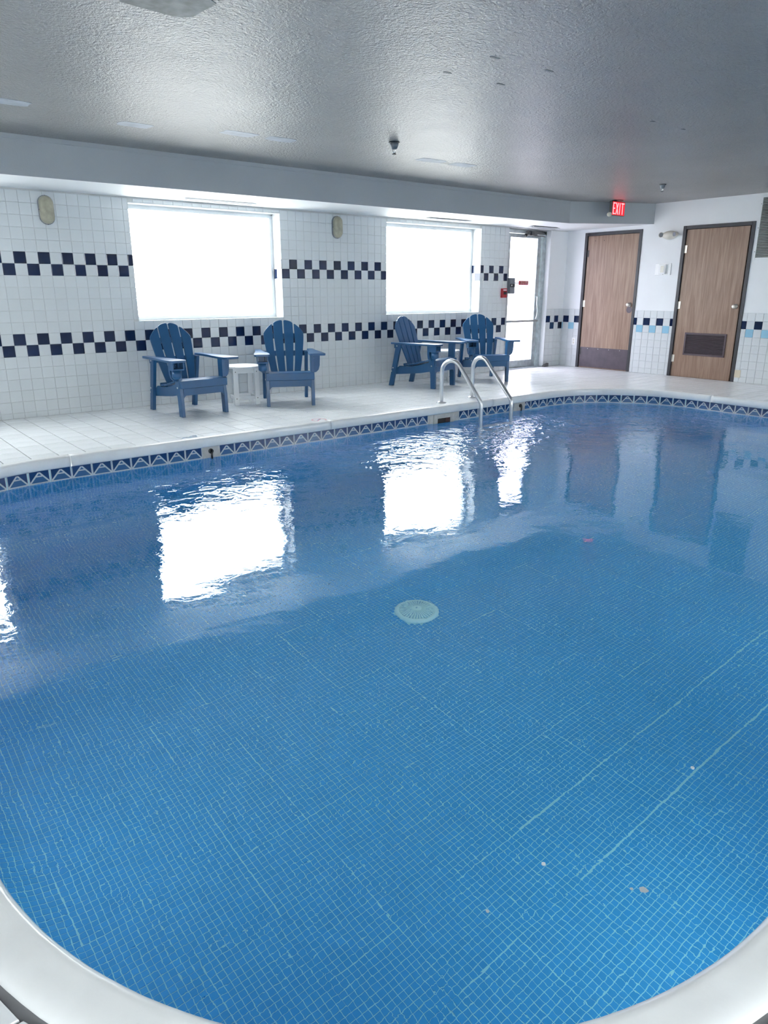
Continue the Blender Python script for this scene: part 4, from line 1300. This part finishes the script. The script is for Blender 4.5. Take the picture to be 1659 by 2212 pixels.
sprinkler((2.505, -2.59, ZC), 'grey sprinkler head on the ceiling above the pool, in front of the soffit', 1.35)
sprinkler((6.57, -2.65, ZC), 'small grey sprinkler head on the ceiling near the wooden doors', 1.15)

# ------------------------------------------------------------------ things on the end wall
em = thing('emergency_light', 'ivory twin-head emergency light on the wall between the wooden doors', 'light', (X1, -1.803, 1.968))
G().lathe([(0.001, 0), (0.075, 0), (0.080, 0.02), (0.070, 0.06), (0.040, 0.082), (0.001, 0.088)], 24, rot('Y', -PI / 2), 0.74, 1.45).obj('housing', M_IVORY, em, smooth=True)
for sg in (-1, 1):
    mw = Matrix.Translation((-0.050, sg * 0.112, 0.006)) @ rot('Z', sg * math.radians(18)) @ rot('Y', -PI / 2)
    hd = G().lathe([(0.001, -0.025), (0.024, -0.02), (0.034, 0.02), (0.036, 0.032)], 18, mw).obj('lamp_head', M_IVORY, em, smooth=True)
    G().lathe([(0.001, 0.0325), (0.030, 0.0325), (0.029, 0.0345)], 18, mw).obj('lens', M_DULLGREY, hd)
st = thing('alarm_sounder', 'white square alarm strobe box on the wall between the wooden doors', 'alarm', (X1, -1.748, 1.507))
G().box(-0.012, 0, -0.125, 0.125, -0.082, 0.082).obj('back_plate', M_WHITEP, st, bevel=0.004)
G().box(-0.055, -0.012, -0.060, 0.045, -0.068, 0.068).obj('cover', M_WHITEP, st, bevel=0.008)
G().box(-0.062, -0.055, -0.040, 0.012, -0.045, 0.045).obj('strobe_lens', M_IVORY, st, bevel=0.004)
G().lathe([(0.004, 0), (0.003, 0.008)], 8, Matrix.Translation((-0.03, -0.02, -0.076)) @ rot('X', 0)).obj('screw', M_BLACK, st)
rv = thing('return_air_grille', 'grey louvred return air grille high on the wall right of the doors', 'vent', (X1, -3.305, 1.99))
ya3, yb3, za3, zb3 = -0.255, 0.255, -0.365, 0.365
g = G().box(-0.010, 0, ya3 - 0.028, ya3, za3 - 0.028, zb3 + 0.028).box(-0.010, 0, yb3, yb3 + 0.028, za3 - 0.028, zb3 + 0.028).box(-0.010, 0, ya3, yb3, za3 - 0.028, za3).box(-0.010, 0, ya3, yb3, zb3, zb3 + 0.028)
g.obj('frame', M_PAINT, rv, bevel=0.002)
G().box(-0.0012, 0.0, ya3, yb3, za3, zb3).obj('duct', M_BLACK, rv)
for k in range(36):
    z = za3 + 0.012 + k * 0.0202
    mw = Matrix.Translation((-0.007, 0, z)) @ rot('Y', math.radians(-38))
    G().box(-0.0085, 0.0085, ya3, yb3, -0.0012, 0.0012, mw).obj('slat', M_VENT, rv)
for zz in (-0.29, 0.0, 0.29):
    for yy in (ya3 - 0.014, yb3 + 0.014):
        G().lathe([(0.005, 0), (0.004, 0.002)], 8, Matrix.Translation((-0.010, yy, zz)) @ rot('Y', -PI / 2)).obj('screw', M_BLACK, rv)
ol = thing('wall_outlet', 'white outlet plate low on tiles left of the first wooden door', 'outlet', (X1 - 0.006, -0.275, 0.41))
G().box(-0.006, 0, -0.036, 0.036, -0.058, 0.058).obj('plate', M_WHITEP, ol, bevel=0.002)
for zz in (-0.022, 0.022):
    G().box(-0.0075, -0.006, -0.014, 0.014, zz - 0.014, zz + 0.014).obj('socket', M_IVORY, ol, bevel=0.001)
bt = thing('beige_tile_patch', 'small beige tile at the foot of the wall beside the louvred door', 'tile', (X1 - 0.007, -3.042, 0.115))
G().box(-0.004, 0, -0.042, 0.042, -0.052, 0.052).obj('face', M_BEIGE, bt, bevel=0.001)
wdg = thing('door_wedge', 'dark door holder on the deck at the foot of the glass door jamb', 'doorstop', (7.90, -0.03, 0.0))
G().prism([(-0.06, 0), (0.05, 0), (0.05, 0.06), (0.02, 0.05), (-0.06, 0.02)], (0, 0, 0), (1, 0, 0), (0, 0, 1), (0, -1, 0), -0.02, 0.03).obj('wedge', M_DARKMET, wdg, bevel=0.003)

# ------------------------------------------------------------------ printed deck tiles
nd = thing('no_diving_marker', 'faded red no-diving symbol on the deck edge right of the second chair', 'marker', (2.11, -1.925, 0.0004))
def ringpts(r0, r1, n=40):
    g = G(); vs = []
    for r in (r0, r1):
        for k in range(n): vs.append((r * math.cos(2 * PI * k / n), r * math.sin(2 * PI * k / n), 0.0006))
    g.add(vs, [(k, (k + 1) % n, n + (k + 1) % n, n + k) for k in range(n)]); return g
ringpts(0.062, 0.076).obj('ring', M_MARKR, nd)
G().box(-0.068, 0.068, -0.006, 0.006, 0.0, 0.0008, rot('Z', math.radians(45))).obj('slash', M_MARKR, nd)
G().tube([(-0.03, -0.02, 0), (0.0, 0.02, 0.0), (0.035, 0.025, 0)], 0.004, 5).obj('diver', M_MARKB, nd)
dm = thing('depth_marker', 'faded blue-grey depth figure on the deck edge before the first chair', 'marker', (0.745, -1.93, 0.0004))
G().tube([(-0.06, -0.02, 0), (-0.02, 0.0, 0), (0.02, -0.025, 0), (0.07, -0.03, 0), (0.085, 0.01, 0), (0.05, 0.025, 0), (0.02, 0.0, 0)], 0.0045, 5).obj('figure', M_MARKB, dm)

# ------------------------------------------------------------------ paint chips floating on the water
CHIP = [((-0.386, -7.048), 0.011, 'larger white flake floating on the water near the lower right coping'),
        ((-0.51, -6.843), 0.006, 'tiny white flake floating on the water in the lower middle'),
        ((0.141, -6.882), 0.007, 'tiny white flake floating on the water towards the right edge'),
        ((-0.406, -7.027), 0.005, 'tiny white flake just left of the larger flake'),
        ((-0.725, -6.853), 0.005, 'tiny white flake nearest the lower centre coping')]
for (px_, py_), r, lab in CHIP:
    pts = [(r * random.uniform(0.6, 1.1) * math.cos(a), r * random.uniform(0.6, 1.1) * math.sin(a)) for a in [2 * PI * k / 7 for k in range(7)]]
    o = G().prism(pts, (0, 0, 0), (1, 0, 0), (0, 1, 0), (0, 0, 1), -0.001, 0.0012).obj('paint_chip', M_WHITEP)
    o.location = (px_, py_, WZ + 0.003)
    tag(o, lab, 'debris', 'white flakes floating on the water')
